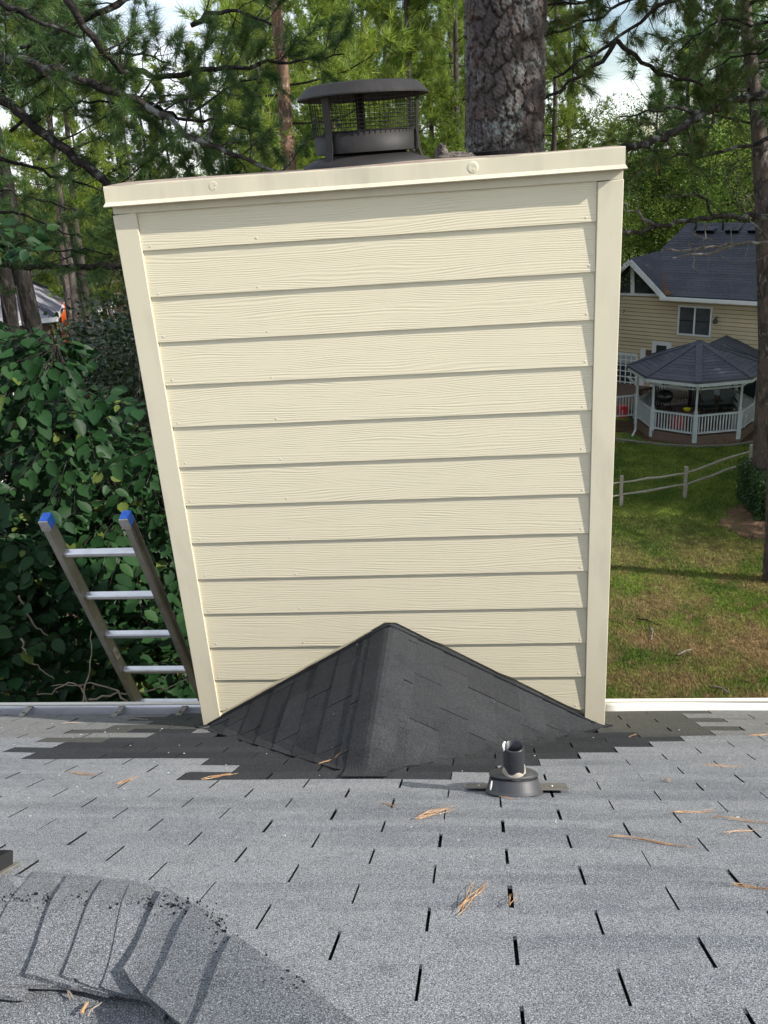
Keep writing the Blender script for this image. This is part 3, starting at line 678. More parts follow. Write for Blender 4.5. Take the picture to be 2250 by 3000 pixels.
# instruction sticker on the left rail
p = LP-LD*.78-LN*.004
m = MB(); m.obox(p+WX*.0015-WX*.001, LD*.05, WX*.0008, LN*.020); m.build('sticker', mat('worn_sticker', (.55, .50, .42), .6, .3, noise=[(60, (.30, .16, .10), .55, .7), (25, (.12, .10, .09), .55, .7)]), lad)

# ------------------------------------------------------------------ fallen needles on the roof
def sticks(pts_px, label, n, spread, width=.00075, m=M_NEEDLE, cat='pine needles', name='fallen_needles'):
    m_ = MB(); (ua, va), (ub, vb) = pts_px
    A, B = on_roof(ua, va), on_roof(ub, vb); L = np.linalg.norm(B-A)
    for k in range(n):
        t0 = random.uniform(-.08, .2); t1 = random.uniform(.75, 1.05); sw = random.uniform(-1, 1)*spread*L; pts = []
        for i in range(5):
            t = t0+(t1-t0)*i/4; p = A*(1-t)+B*t; nrm = np.array([-(B-A)[1], (B-A)[0], 0]); nrm = nrm/np.linalg.norm(nrm)
            p = p+nrm*(sw*(t)+.03*L*math.sin(t*3+k)); p[2] = float(roof_h(p[0], p[1]))+.0145+.004*math.sin(i*1.3+k)
            pts.append(p)
        m_.tube(pts, [width, width*1.1, width, width*.9, width*.5], 4)
    return tag(m_.build(name, m, None), label, cat, 'pine needles fallen on the roof')
def s8(u, v): return (1125+u/1.4747, 2000+v/1.4747)
sticks((s8(135, 605), s8(310, 550)), 'tan bundle of fallen pine needles just below left of the vent pipe', 7, .16)
sticks((s8(320, 1015), s8(425, 880)), 'bright tan needle bundle on shingles below the vent pipe, pointing uphill', 6, .10)
sticks((s8(548, 990), s8(556, 925)), 'short orange needles stuck in a shingle slot below the vent pipe', 3, .10)
sticks((s8(1245, 580), s8(1445, 570)), 'orange needles beside a shingle slot, upper of those at the right', 4, .09)
sticks((s8(1420, 598), s8(1690, 625)), 'long orange needles crossing the right edge of the roof', 3, .08)
sticks((s8(1475, 672), s8(1610, 648)), 'pale orange needle pair near the right edge above a slot', 2, .08)
sticks((s8(985, 684), s8(1360, 734)), 'single long brown needle lying flat across two shingles', 2, .02, .0012)
sticks((s8(1380, 372), s8(1570, 376)), 'straight tan needles lying level on the right shingles', 3, .03)
sticks((s8(1575, 245), s8(1680, 228)), 'tan needle tuft at the right edge near the gutter', 4, .10)
sticks((s8(1060, 250), s8(1095, 228)), 'small orange needle bit on the dark shingles right of the chimney', 2, .12)
sticks((s8(1500, 895), s8(1680, 915)), 'reddish needles at the right edge over a wide slot', 4, .08)
sticks((s8(-10, 540), s8(60, 548)), 'faint orange needles left of the vent pipe below the dark shingles', 3, .10)
sticks((s8(1225, 445), s8(1238, 425)), 'tiny tuft of tan needles among the shingles at the right', 4, .25)
sticks((s8(500, 512), s8(580, 520)), 'orange needle caught at the foot of the rubber boot', 2, .05)
def sB(u, v): return (500+u/2.552, 2000+v/2.552)
sticks((sB(250, 742), sB(515, 697)), 'golden needle bundle on the dark shingles left of the cricket', 5, .10)
sticks((sB(1115, 632), sB(1310, 530)), 'thin rusty needles in the shaded foot of the cricket', 4, .10)
def sC(u, v): return (u/2.676, 2030+v/2.676)
sticks((sC(545, 650), sC(780, 668)), 'faded needles across two slots at the left of the roof', 4, .08)
sticks((sC(930, 745), sC(1090, 678)), 'faded orange needles on pale shingles left of the dark patch', 4, .10)
sticks((sC(480, 262), sC(690, 243)), 'long pale stalk lying along the chimney shadow by the left gutter', 1, .02, .0018, M_TWIGLIT, 'twig', 'fallen_twig')
sticks((sC(1010, 222), sC(1195, 228)), 'short pale twig in the chimney shadow near the gutter strap', 2, .04, .0022, M_TWIGLIT, 'twig', 'fallen_twig')
def s7(u, v): return (u/1.4747, 2400+v/1.4747)
sticks((s7(300, 770), s7(320, 800)), 'small twig under the lifted ridge cap at the lower left', 2, .3, .0014, M_TWIGLIT, 'twig', 'fallen_twig')
sticks((s7(360, 880), s7(392, 800)), 'rusty leaf stalk in the gap under the ridge caps', 2, .2, .0022, M_NEEDLE, 'twig', 'fallen_twig')
sticks((s7(385, 880), s7(440, 808)), 'thin pale straw under the ridge caps at the lower left', 1, .1, .0012, M_TWIGLIT, 'twig', 'fallen_twig')
# specks of paint and grit
m = MB()
for k in range(150):
    x = random.uniform(-1.1, 2.9); y = -random.uniform(-.2, 2.2)*CA
    if y > -0.02 and -.03 < x < W+.03: continue
    s = random.choice((.0007, .0008, .001, .0012, .002)); z = float(roof_h(x, y))+.0125
    m.obox((x, y, z), (s*random.uniform(.8, 2), 0, 0), (0, s, -s*TAN), (0, 0, .0012))
m.build('paint_speck', M_WHITEPAINT, roof, kind='stuff')

# ------------------------------------------------------------------ ground
def ground_mat(name, blades=False):
    m = bpy.data.materials.new(name); m.use_nodes = True; t = m.node_tree; N = t.nodes; L = t.links; b = N['Principled BSDF']; b.inputs['Roughness'].default_value = .95; b.inputs['Specular IOR Level'].default_value = .1
    geo = N.new('ShaderNodeNewGeometry'); sx = N.new('ShaderNodeVectorMath'); sx.operation = 'MULTIPLY'; sx.inputs[1].default_value = (1, 1, 0); L.new(geo.outputs['Position'], sx.inputs[0])
    def nz(scale, lo, hi, det=4, off=0):
        x = N.new('ShaderNodeTexNoise'); x.inputs['Scale'].default_value = scale; x.inputs['Detail'].default_value = det
        a = N.new('ShaderNodeVectorMath'); a.operation = 'ADD'; a.inputs[1].default_value = (off, off*.7, 0); L.new(sx.outputs[0], a.inputs[0]); L.new(a.outputs[0], x.inputs['Vector'])
        r = N.new('ShaderNodeMapRange'); r.inputs[1].default_value = lo; r.inputs[2].default_value = hi; L.new(x.outputs[0], r.inputs[0]); return r.outputs[0]
    def mix(f, a, c):
        q = N.new('ShaderNodeMixRGB'); L.new(f, q.inputs[0])
        if isinstance(a, tuple): q.inputs[1].default_value = (*a, 1)
        else: L.new(a, q.inputs[1])
        q.inputs[2].default_value = (*c, 1); return q.outputs[0]
    cur = mix(nz(.9, .38, .62), (.085, .135, .026), (.170, .215, .042))
    # dry turf nearer the house, green turf beyond the fence
    sep = N.new('ShaderNodeSeparateXYZ'); L.new(geo.outputs['Position'], sep.inputs[0])
    far = N.new('ShaderNodeMapRange'); far.inputs[1].default_value = 21.0; far.inputs[2].default_value = 14.0; L.new(sep.outputs[1], far.inputs[0])
    dry = N.new('ShaderNodeMath'); dry.operation = 'MULTIPLY'; L.new(nz(.62, .42, .60, 5, 3.3), dry.inputs[0]); L.new(far.outputs[0], dry.inputs[1])
    cur = mix(dry.outputs[0], cur, (.29, .205, .10))
    dr2 = N.new('ShaderNodeMath'); dr2.operation = 'MULTIPLY'; L.new(nz(3.2, .50, .66, 5, 9.1), dr2.inputs[0]); L.new(far.outputs[0], dr2.inputs[1])
    cur = mix(dr2.outputs[0], cur, (.215, .155, .075))
    if not blades:
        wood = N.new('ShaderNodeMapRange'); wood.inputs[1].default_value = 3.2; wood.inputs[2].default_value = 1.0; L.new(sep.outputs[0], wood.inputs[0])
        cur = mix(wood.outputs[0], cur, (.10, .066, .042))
        cur = mix(nz(11, .5, .75), cur, (.035, .045, .016))
    else:
        hs = N.new('ShaderNodeHueSaturation'); r = N.new('ShaderNodeMapRange'); r.inputs[3].default_value = .65; r.inputs[4].default_value = 1.5
        L.new(geo.outputs['Random Per Island'], r.inputs[0]); L.new(r.outputs[0], hs.inputs['Value']); L.new(cur, hs.inputs['Color']); cur = hs.outputs[0]
    L.new(cur, b.inputs['Base Color'])
    if blades:
        tr = N.new('ShaderNodeBsdfTranslucent'); L.new(cur, tr.inputs[0]); ms = N.new('ShaderNodeMixShader'); ms.inputs[0].default_value = .3
        L.new(b.outputs[0], ms.inputs[1]); L.new(tr.outputs[0], ms.inputs[2]); L.new(ms.outputs[0], N['Material Output'].inputs[0])
    else:
        x = N.new('ShaderNodeTexNoise'); x.inputs['Scale'].default_value = 14; x.inputs['Detail'].default_value = 6; L.new(geo.outputs['Position'], x.inputs['Vector'])
        bp = N.new('ShaderNodeBump'); bp.inputs['Strength'].default_value = .8; bp.inputs['Distance'].default_value = .08; L.new(x.outputs[0], bp.inputs['Height']); L.new(bp.outputs[0], b.inputs['Normal'])
    return m
def gz(x, y): return GZ+.05*np.sin(x*.35)*np.cos(y*.28)+.03*np.sin(x*1.1+y*.7)
ax = np.concatenate([np.linspace(-700, -60, 14), np.linspace(-50, 50, 120), np.linspace(60, 700, 14)])
ay = np.concatenate([np.linspace(-300, -12, 10), np.linspace(-10, 80, 110), np.linspace(95, 1100, 16)])
X, Y = np.meshgrid(ax, ay); V = np.stack([X, Y, gz(X, Y)], -1).reshape(-1, 3); n_ = len(ax)
F = np.array([(j*n_+i, j*n_+i+1, (j+1)*n_+i+1, (j+1)*n_+i) for j in range(len(ay)-1) for i in range(n_-1)])
g = raw_mesh('ground', V, F, ground_mat('lawn_and_leaf_litter'), None, 'structure', True)

def blob_sheet(name, pts, z, m, kind='structure', n=60, amp=.18):
    """low irregular bed with a domed section"""
    P = np.array(pts); c = P.mean(0); vs = []; fs = []; k = len(P)*6
    ring = []
    for i in range(len(P)):
        a, b = P[i], P[(i+1) % len(P)]
        for t in range(6): ring.append(a+(b-a)*t/6+rng.normal(0, amp, 2)*.5)
    for q, h in ((1.0, -.02), (.97, .03), (.7, .05), (.35, .07), (.04, .08)):
        for p in ring: x, y = c+(p-c)*q; vs.append((x, y, gz(x, y)+z+h+(rng.normal(0, .012) if q < 1 else 0)))
    for a in range(4): fs += [(a*k+i, a*k+(i+1) % k, (a+1)*k+(i+1) % k, (a+1)*k+i) for i in range(k)]
    fs.append(tuple(range(4*k, 5*k))); m_ = MB(); m_.add(vs, fs); return m_.build(name, m, None, kind=kind)
def gp(u, v): return onz(u, v, GZ)[:2]
blob_sheet('pine_straw_bed', [gp(2140, 1490), gp(2185, 1462), gp(2260, 1455), gp(2420, 1470), gp(2480, 1560), gp(2330, 1600), gp(2240, 1590), gp(2180, 1575), gp(2100, 1545)], .0, M_PINEST)
blob_sheet('garden_bed', [gp(1760, 1268), gp(1850, 1272), gp(1905, 1296), gp(2040, 1308), gp(2180, 1296), gp(2320, 1268), gp(2380, 1235), gp(2200, 1230), gp(1900, 1225), gp(1740, 1235)], .0, mat('brown_mulch', (.085, .05, .035), .95, .1, noise=[(5, (.05, .08, .02), .5, .7), (14, (.14, .08, .05), .5, .7)], bump=(20, .6, .04)))
m = MB()
for k in range(150):
    t = k/149; u = 1790+430*t; v = 1291+19*math.sin(math.pi*min(1, t*1.05)*.9)+random.uniform(-1, 1)
    p = onz(u, v, GZ); s = random.uniform(.04, .075)
    m.obox((p[0], p[1], gz(p[0], p[1])+.02), (s, random.uniform(-.02, .02), 0), (random.uniform(-.02, .02), s*.7, 0), (0, 0, .05))
m.build('edging_stone', mat('pale_edging_stone', (.17, .165, .13), .9, .1, rnd=.1), None, kind='stuff')['label'] = 'line of pale edging stones round the bed in front of the gazebo'

# grass blades on the part of the lawn in view
nb = 95000
uv = np.stack([rng.uniform(1770, 2265, nb*3), 1300+(2065-1300)*rng.uniform(0, 1, nb*3)**1.25], -1)
D = RM[0][None]*((uv[:, :1]-1125)/FPX)-RM[1][None]*((uv[:, 1:]-1500)/FPX)+RM[2][None]
T = (GZ-CAM[2])/D[:, 2]; P = CAM+D*T[:, None]; P = P[rng.permutation(len(P))[:nb]]
P[:, 2] = gz(P[:, 0], P[:, 1])
a = rng.uniform(0, 2*np.pi, nb); hgt = rng.uniform(.03, .10, nb); wd = rng.uniform(.006, .013, nb)
S = np.stack([np.cos(a), np.sin(a), 0*a], -1)*wd[:, None]; lean = np.stack([rng.normal(0, .035, nb), rng.normal(0, .035, nb), hgt], -1)
V = np.stack([P-S, P+S, P+lean], 1).reshape(-1, 3); F = np.arange(nb*3).reshape(-1, 3)
gr_ = raw_mesh('grass', V, F, ground_mat('grass_blades', True), None, 'stuff'); gr_['label'] = 'patchy green and dry grass of the back lawn'
# small fallen sticks on the lawn
for (a, b, lab) in (((1865, 1812), (1928, 1832), 'dark fallen stick on the lawn near the chimney side'), ((1905, 1838), (1908, 1875), 'short upright looking twig on the dry lawn'), ((2082, 2010), (2140, 2032), 'pale stick in the eave shadow at the bottom of the lawn'), ((1985, 1918), (2025, 1902), 'thin pale stick on the green part of the lawn')):
    A, B = onz(*a, GZ+.04), onz(*b, GZ+.04); m = MB(); m.tube([A, A*.6+B*.4+np.array([.05, .03, .02]), B], [.02, .018, .008], 5); tag(m.build('fallen_stick', M_LIMB if 'dark' in lab else M_DEADLIMB, None), lab, 'stick', 'sticks on the lawn')

# ------------------------------------------------------------------ split rail fence
fence = thing('rail_fence', 'weathered split rail fence with two rails crossing the lawn', 'fence', onz(2003, 1456, GZ))
posts = [(onz(1818, 1488, GZ), 1.02), (onz(2005, 1458, GZ), 1.0), (onz(2194, 1388, GZ), .98)]
p3 = posts[0][0]-(posts[1][0]-posts[0][0]); posts = [(p3, 1.0)]+posts+[(posts[2][0]+(posts[2][0]-posts[1][0]), 1.0)]
for p, h in posts:
    m = MB(); j = .02
    for i in range(4):
        z0, z1 = p[2]-.1+i*(h+.1)/4, p[2]-.1+(i+1)*(h+.1)/4; w_ = .048
        lx, ly = .03*math.sin(i*2), .02*math.cos(i*3)
        m.hexa([(p[0]-w_+lx*.3, p[1]-w_, z0), (p[0]+w_+lx*.3, p[1]-w_, z0), (p[0]+w_, p[1]+w_, z0), (p[0]-w_, p[1]+w_, z0), (p[0]-w_+lx*.4, p[1]-w_, z1), (p[0]+w_+lx*.4, p[1]-w_, z1), (p[0]+w_, p[1]+w_, z1), (p[0]-w_, p[1]+w_, z1)])
    m.build('fence_post', M_FENCE, fence)
for (a, ha), (b, hb) in zip(posts[:-1], posts[1:]):
    for f in (.80, .42):
        A = a+np.array([0, 0, ha*f]); B = b+np.array([0, 0, hb*f]); m = MB(); pts = [A+(B-A)*t+np.array([0, 0, random.uniform(-.025, .025)]) for t in (-.03, .2, .4, .6, .8, 1.03)]
        m.tube(pts, [.022, .036, .040, .038, .035, .020], 5); m.build('fence_rail', M_FENCE, fence)

# ------------------------------------------------------------------ gazebo on the neighbour's deck
DZ = -7.22
gA, gB = onz(1905, 1258, DZ), onz(2034, 1278, DZ)
TH0 = R(-103); GR = 2.06; gc = gB-GR*np.array([math.cos(TH0), math.sin(TH0), 0]); gc[2] = GZ
gaz = thing('gazebo', 'octagonal white railed gazebo with a dark shingled roof beside the tan house', 'gazebo', gc)
def gv(k, r, z): a = TH0+R(45)*k; return np.array([gc[0]+r*math.cos(a), gc[1]+r*math.sin(a), z])
def zat(u, v, p):                                         # height seen at (u,v) above the ground point p
    d = ray(u, v); h = math.hypot(p[0]-CAM[0], p[1]-CAM[1]); return CAM[2]+d[2]*h/math.hypot(d[0], d[1])
RE = GR+.40
ZE = zat(2040, 1126, gv(0, RE, 0)); ZA = zat(2052, 1001, gc); ZB = zat(2034, 1217, gB)
m = MB(); m.prism([gv(k, GR+.03, DZ-.05) for k in range(8)], (0, 0, .05)); m.build('deck_floor', M_DECKWOOD, gaz)
for k in range(8):
    m = MB(); m.beam((gv(k, GR+.04, 0)+gv(k+1, GR+.04, 0))/2*np.array([1, 1, 0])+np.array([0, 0, (GZ+DZ-.05)/2])-(gv(k+1, GR+.04, 0)-gv(k, GR+.04, 0))/2, (gv(k, GR+.04, 0)+gv(k+1, GR+.04, 0))/2*np.array([1, 1, 0])+np.array([0, 0, (GZ+DZ-.05)/2])+(gv(k+1, GR+.04, 0)-gv(k, GR+.04, 0))/2, .04, DZ-.05-GZ+.1)
    m.build('skirt_board', M_DECKWOOD, gaz)
    p = gv(k, GR, 0); m = MB(); zt = ZE-.02
    m.box((p[0]-.075, p[1]-.075, GZ+.15), (p[0]+.075, p[1]+.075, ZB+.05))
    m.lathe([(.05, ZB+.05), (.07, ZB+.10), (.042, ZB+.2), (.042, zt-.30), (.06, zt-.26)], (p[0], p[1], 0), 10)
    m.box((p[0]-.06, p[1]-.06, zt-.27), (p[0]+.06, p[1]+.06, zt)); m.build('post', M_GREYWHITE, gaz)
for k in range(8):
    a, b = gv(k, GR, 0), gv(k+1, GR, 0)
    if k == 3: continue                                   # the open side towards the house
    rail_ = thing('railing', '', '', gaz.location); del rail_['label'], rail_['category']; rail_.parent = gaz; rail_.location = (0, 0, 0)
    A = a+(b-a)*.04; B = b+(a-b)*.04
    m = MB(); m.beam(A+np.array([0, 0, ZB-.02]), B+np.array([0, 0, ZB-.02]), .09, .06); m.build('top_rail', M_GREYWHITE, rail_)
    m = MB(); m.beam(A+np.array([0, 0, DZ+.10]), B+np.array([0, 0, DZ+.10]), .06, .06); m.build('bottom_rail', M_GREYWHITE, rail_)
    for i in range(13):
        t = (i+.7)/13.4; q = A+(B-A)*t; m = MB(); m.beam(q+np.array([0, 0, DZ+.13]), q+np.array([0, 0, ZB-.05]), .036, .036, up=(b-a)); m.build('baluster', M_GREYWHITE, rail_)
    fr = thing('frieze', '', '', gaz.location); del fr['label'], fr['category']; fr.parent = gaz; fr.location = (0, 0, 0)
    for z in (ZE-.06, ZE-.29): m = MB(); m.beam(A+np.array([0, 0, z]), B+np.array([0, 0, z]), .05, .05); m.build('frieze_rail', M_GREYWHITE, fr)
    for i in range(11):
        t = (i+.8)/11.6; q = A+(B-A)*t; m = MB(); m.beam(q+np.array([0, 0, ZE-.27]), q+np.array([0, 0, ZE-.08]), .05, .03, up=(b-a)); m.build('spindle', M_GREYWHITE, fr)
for k in range(8):
    ax_ = np.array([gc[0], gc[1], ZA]); a, b = gv(k, RE, ZE+.06), gv(k+1, RE, ZE+.06)
    m = MB(); m.prism([ax_, a, b], (0, 0, -.06)); pan = m.build('roof_panel', M_NROOF, gaz)
    n = 13
    for i in range(n):
        t0, t1 = i/n, (i+1)/n+.01
        q = [ax_+(a-ax_)*t0, ax_+(b-ax_)*t0, ax_+(b-ax_)*min(t1, 1), ax_+(a-ax_)*min(t1, 1)]
        m = MB(); m.add([q[0]+np.array([0, 0, .004]), q[1]+np.array([0, 0, .004]), q[2]+np.array([0, 0, .022]), q[3]+np.array([0, 0, .022]), q[2], q[3]], [(0, 3, 2, 1), (3, 5, 4, 2)]); m.build('shingle_course', M_NROOF, pan)
    m = MB(); m.beam(ax_+np.array([0, 0, .02]), a+np.array([0, 0, .03]), .22, .035); m.build('hip_cap', M_NROOF, pan)
    m = MB(); m.beam(gv(k, RE-.02, ZE-.03), gv(k+1, RE-.02, ZE-.03), .03, .16); m.build('fascia', M_GREYWHITE, gaz)
    m = MB(); m.add([gv(k, GR-.1, ZE-.04), gv(k+1, GR-.1, ZE-.04), gv(k+1, RE-.04, ZE-.08), gv(k, RE-.04, ZE-.08)], [(0, 1, 2, 3)]); m.build('soffit', M_GREYWHITE, gaz)
# lower roof joining on behind, at the right
r0 = hdist(2118, 1005, 34.6); r1 = r0+np.array([.5, 1.4, 0]); sd = np.array([.95, -.30, 0]); lo = np.array([0, 0, .62])
m = MB(); m.prism([r0, r1, r1+sd*2.2-lo*1.5, r0+sd*2.2-lo*1.5], (0, 0, -.06)); m.build('link_roof', M_NROOF, gaz)
m = MB(); m.prism([r0, r0-sd*1.2-lo, r1-sd*1.2-lo, r1], (0, 0, -.06)); m.build('link_roof', M_NROOF, gaz)
m = MB(); m.prism([r0+np.array([0, .02, -.01]), r0+sd*2.2-lo*1.52-np.array([.1, .5, 0]), r0-sd*1.2-lo*1.02-np.array([.1, .5, 0])], (0, 0, -.06)); m.build('link_roof', M_NROOF, gaz)
# downspout at the left corner
p = gv(-1, RE, 0); q = gv(-1, GR+.15, 0); m = MB(); m.tube([np.array([p[0]-.5, p[1]+.6, ZE-.05]), np.array([q[0]-.35, q[1]+.6, ZE-.45]), np.array([q[0]-.35, q[1]+.6, GZ+.25]), np.array([q[0]-.5, q[1]+.35, GZ+.08])], .045, 6); m.build('downspout', M_GREYWHITE, gaz)

# things in and around the gazebo
def onfloor(u, v, z=DZ): return onz(u, v, z)
p = np.array([gc[0]-1.0, gc[1]+.55, DZ]); gr1 = thing('barbecue_grill', 'black barbecue grill with a round lid inside the gazebo', 'grill', p)
m = MB(); m.lathe([(0, 1.05), (.18, 1.03), (.30, .93), (.34, .80), (.30, .66), (.16, .58), (0, .56)], p, 18); m.build('kettle', M_GRILL, gr1, smooth=True)
for k in range(3): a = k*2.1; m = MB(); m.tube([p+np.array([.2*math.cos(a), .2*math.sin(a), .62]), p+np.array([.33*math.cos(a), .33*math.sin(a), 0])], .018, 6); m.build('leg', M_GRILL, gr1)
m = MB(); m.box((p[0]+.36, p[1]-.25, DZ+.72), (p[0]+.85, p[1]+.25, DZ+.76)); m.build('side_shelf', M_GRILL, gr1)
def boxthing(name, label, cat, u, v, w_, d_, h, m_, lidm=None):
    p = onfloor(u, v); t = thing(name, label, cat, p); b = MB(); b.hexa([(p[0]-w_/2, p[1]-d_/2, p[2]), (p[0]+w_/2, p[1]-d_/2, p[2]), (p[0]+w_/2, p[1]+d_/2, p[2]), (p[0]-w_/2, p[1]+d_/2, p[2]), (p[0]-w_*.56, p[1]-d_*.56, p[2]+h), (p[0]+w_*.56, p[1]-d_*.56, p[2]+h), (p[0]+w_*.56, p[1]+d_*.56, p[2]+h), (p[0]-w_*.56, p[1]+d_*.56, p[2]+h)]); b.build('tub', m_, t, bevel=.02)
    b = MB(); b.box((p[0]-w_*.6, p[1]-d_*.6, p[2]+h+.002), (p[0]+w_*.6, p[1]+d_*.6, p[2]+h+.05)); b.build('lid', lidm or m_, t, bevel=.015); return t
boxthing('storage_tub', 'red storage tub behind the gazebo balusters', 'tub', 1985, 1252, .42, .35, .34, M_RED)
boxthing('water_jug', 'small blue jug standing inside the gazebo', 'jug', 1991, 1222, .22, .2, .3, M_COOLER)
boxthing('cooler', 'pale grey cooler in the right hand bay of the gazebo', 'cooler', 2160, 1250, .45, .35, .42, M_GREYWHITE)
boxthing('bucket', 'red bucket on the deck left of the gazebo behind the white rail', 'bucket', 1822, 1222, .30, .3, .42, M_RED)
for u, v, lab in ((2075, 1225, 'dark patio chair in the middle of the gazebo, left of the pair'), (2130, 1222, 'dark patio chair in the gazebo, right of the pair')):
    p = onfloor(u, v); t = thing('patio_chair', lab, 'chair', p, 'patio chairs in the gazebo')
    m = MB(); m.box((p[0]-.25, p[1]-.25, p[2]+.40), (p[0]+.25, p[1]+.25, p[2]+.45)); m.build('seat', M_CHAIR, t)
    m = MB(); m.hexa([(p[0]-.25, p[1]+.22, p[2]+.45), (p[0]+.25, p[1]+.22, p[2]+.45), (p[0]+.25, p[1]+.26, p[2]+.45), (p[0]-.25, p[1]+.26, p[2]+.45), (p[0]-.23, p[1]+.36, p[2]+.98), (p[0]+.23, p[1]+.36, p[2]+.98), (p[0]+.23, p[1]+.40, p[2]+.98), (p[0]-.23, p[1]+.40, p[2]+.98)]); m.build('backrest', M_CHAIR, t)
    for sx in (-1, 1):
        for sy in (-1, 1): m = MB(); m.tube([(p[0]+sx*.22, p[1]+sy*.22, p[2]+.4), (p[0]+sx*.25, p[1]+sy*.25, p[2])], .018, 6); m.build('leg', M_CHAIR, t)
        m = MB(); m.beam((p[0]+sx*.26, p[1]-.24, p[2]+.63), (p[0]+sx*.26, p[1]+.28, p[2]+.66), .05, .03); m.build('armrest', M_CHAIR, t)
p = np.array([gc[0]-.35, gc[1]-.6, DZ]); t = thing('patio_table', 'low dark patio table with a yellow dish inside the gazebo', 'table', p)
m = MB(); m.lathe([(0, .55), (.42, .55), (.42, .51), (0, .51)], p, 20); m.build('table_top', M_DECKWOOD, t)
for k in range(3): a = k*2.1+.3; m = MB(); m.tube([p+np.array([.25*math.cos(a), .25*math.sin(a), .51]), p+np.array([.36*math.cos(a), .36*math.sin(a), 0])], .02, 6); m.build('leg', M_GRILL, t)
m = MB(); m.lathe([(0, .02), (.10, .02), (.14, .09), (.13, .09), (.09, .03)], p+np.array([-.1, -.1, .55]), 18); tag(m.build('dish', M_YELLOW, None), 'yellow dish on the patio table in the gazebo', 'dish')
p = onz(2035, 1294, GZ); m = MB(); m.lathe([(0, .05), (.14, .045), (.17, .02), (.17, .0)], (p[0], p[1], gz(p[0], p[1])+.07), 20); tag(m.build('flying_disc', M_YELLOW, None), 'yellow disc lying on the grass in front of the gazebo', 'disc')

# ------------------------------------------------------------------ tan neighbour house
HH = 5.75
E1 = np.array([CAM[0]+1.337*HH, CAM[1]+6.299*HH, CAM[2]-HH]); E2 = np.array([CAM[0]+1.878*HH, CAM[1]+5.872*HH, CAM[2]-HH])
EX = (E2-E1)/np.linalg.norm(E2-E1); NB = np.array([-EX[1], EX[0], 0]); NB = NB if NB[1] > 0 else -NB    # EX along the eave to the right, NB away from the viewer
UP = np.array([0, 0, 1.0])
nh = thing('tan_house', 'tan lap sided two storey house with a slate grey roof behind the gazebo', 'house', (E1[0], E1[1], GZ))
WP = E1+NB*.40                                            # wall plane
def wp(u, v, out=0.0): return hit(u, v, WP-NB*out, NB)
def wc(p): return np.dot(p-WP, EX), p[2]
def wq(s, z, out=0.0): q = WP+EX*s-NB*out; return np.array([q[0], q[1], z])
sL, sR = -7.5, 9.0; ZEV = E1[2]
m = MB(); m.prism([wq(sL, GZ-.1, -.02), wq(sR, GZ-.1, -.02), wq(sR, ZEV+.02, -.02), wq(sL, ZEV+.02, -.02)], NB*6.5); m.build('wall', M_DARKWOODSHADE, nh)  # dark backing shows between the boards as painted lap shadow lines
nbd = 27; sp = (ZEV-GZ)/nbd
for k in range(nbd):
    z = GZ+k*sp; m = MB(); m.add([wq(sL, z, .026), wq(sR, z, .026), wq(sR, z+sp-.022, .010), wq(sL, z+sp-.022, .010), wq(sL, z, -.01), wq(sR, z, -.01), wq(sL, z+sp-.022, -.01), wq(sR, z+sp-.022, -.01)], [(0, 1, 2, 3), (4, 5, 1, 0), (3, 2, 7, 6)]); m.build('siding_board', M_TAN, nh)
TP = math.tan(R(33)); NM = UP-TP*(-(-NB))*1.0
NM = np.array([-NB[0]*TP, -NB[1]*TP, 1.0]); NM /= np.linalg.norm(NM)
RD = (NB+UP*TP); RD /= np.linalg.norm(RD)                 # up the roof
def mp_(u, v, out=0.0): return hit(u, v, E1+NM*out, NM)
def mc(p): d = p-E1; return np.dot(d, EX), np.dot(d, RD)
def mq(s, r, out=0.0): return E1+EX*s+RD*r+NM*out
left = [(1948, 864), (1932, 735), (1962, 706), (2012, 660)]
lc = [mc(mp_(*q)) for q in left]; rT = mc(mp_(2100, 654))[1]
lc[0] = (lc[0][0], 0.0); lc[-1] = (lc[-1][0], rT)
m = MB(); m.prism([mq(*lc[0]), mq(sR+.4, 0), mq(sR+.4, rT), mq(*lc[3]), mq(*lc[2]), mq(*lc[1])], -NM*.12); mr = m.build('roof', M_NROOF, nh)
def leftat(r):
    for (s0, r0), (s1, r1) in zip(lc[:-1], lc[1:]):
        if r0 <= r <= r1 or (r1 == lc[-1][1] and r > r1): return s0+(s1-s0)*(r-r0)/(r1-r0+1e-9)
    return lc[0][0]
nc = int(rT/.145)
for k in range(nc):
    r0, r1 = rT*k/nc, rT*(k+1)/nc; m = MB()
    m.add([mq(leftat(r0), r0, .018), mq(sR+.4, r0, .018), mq(sR+.4, r1+.02, .006), mq(leftat(r1), r1+.02, .006), mq(leftat(r0), r0, 0), mq(sR+.4, r0, 0)], [(0, 1, 2, 3), (4, 5, 1, 0)]); m.build('shingle_course', M_NROOF, mr)
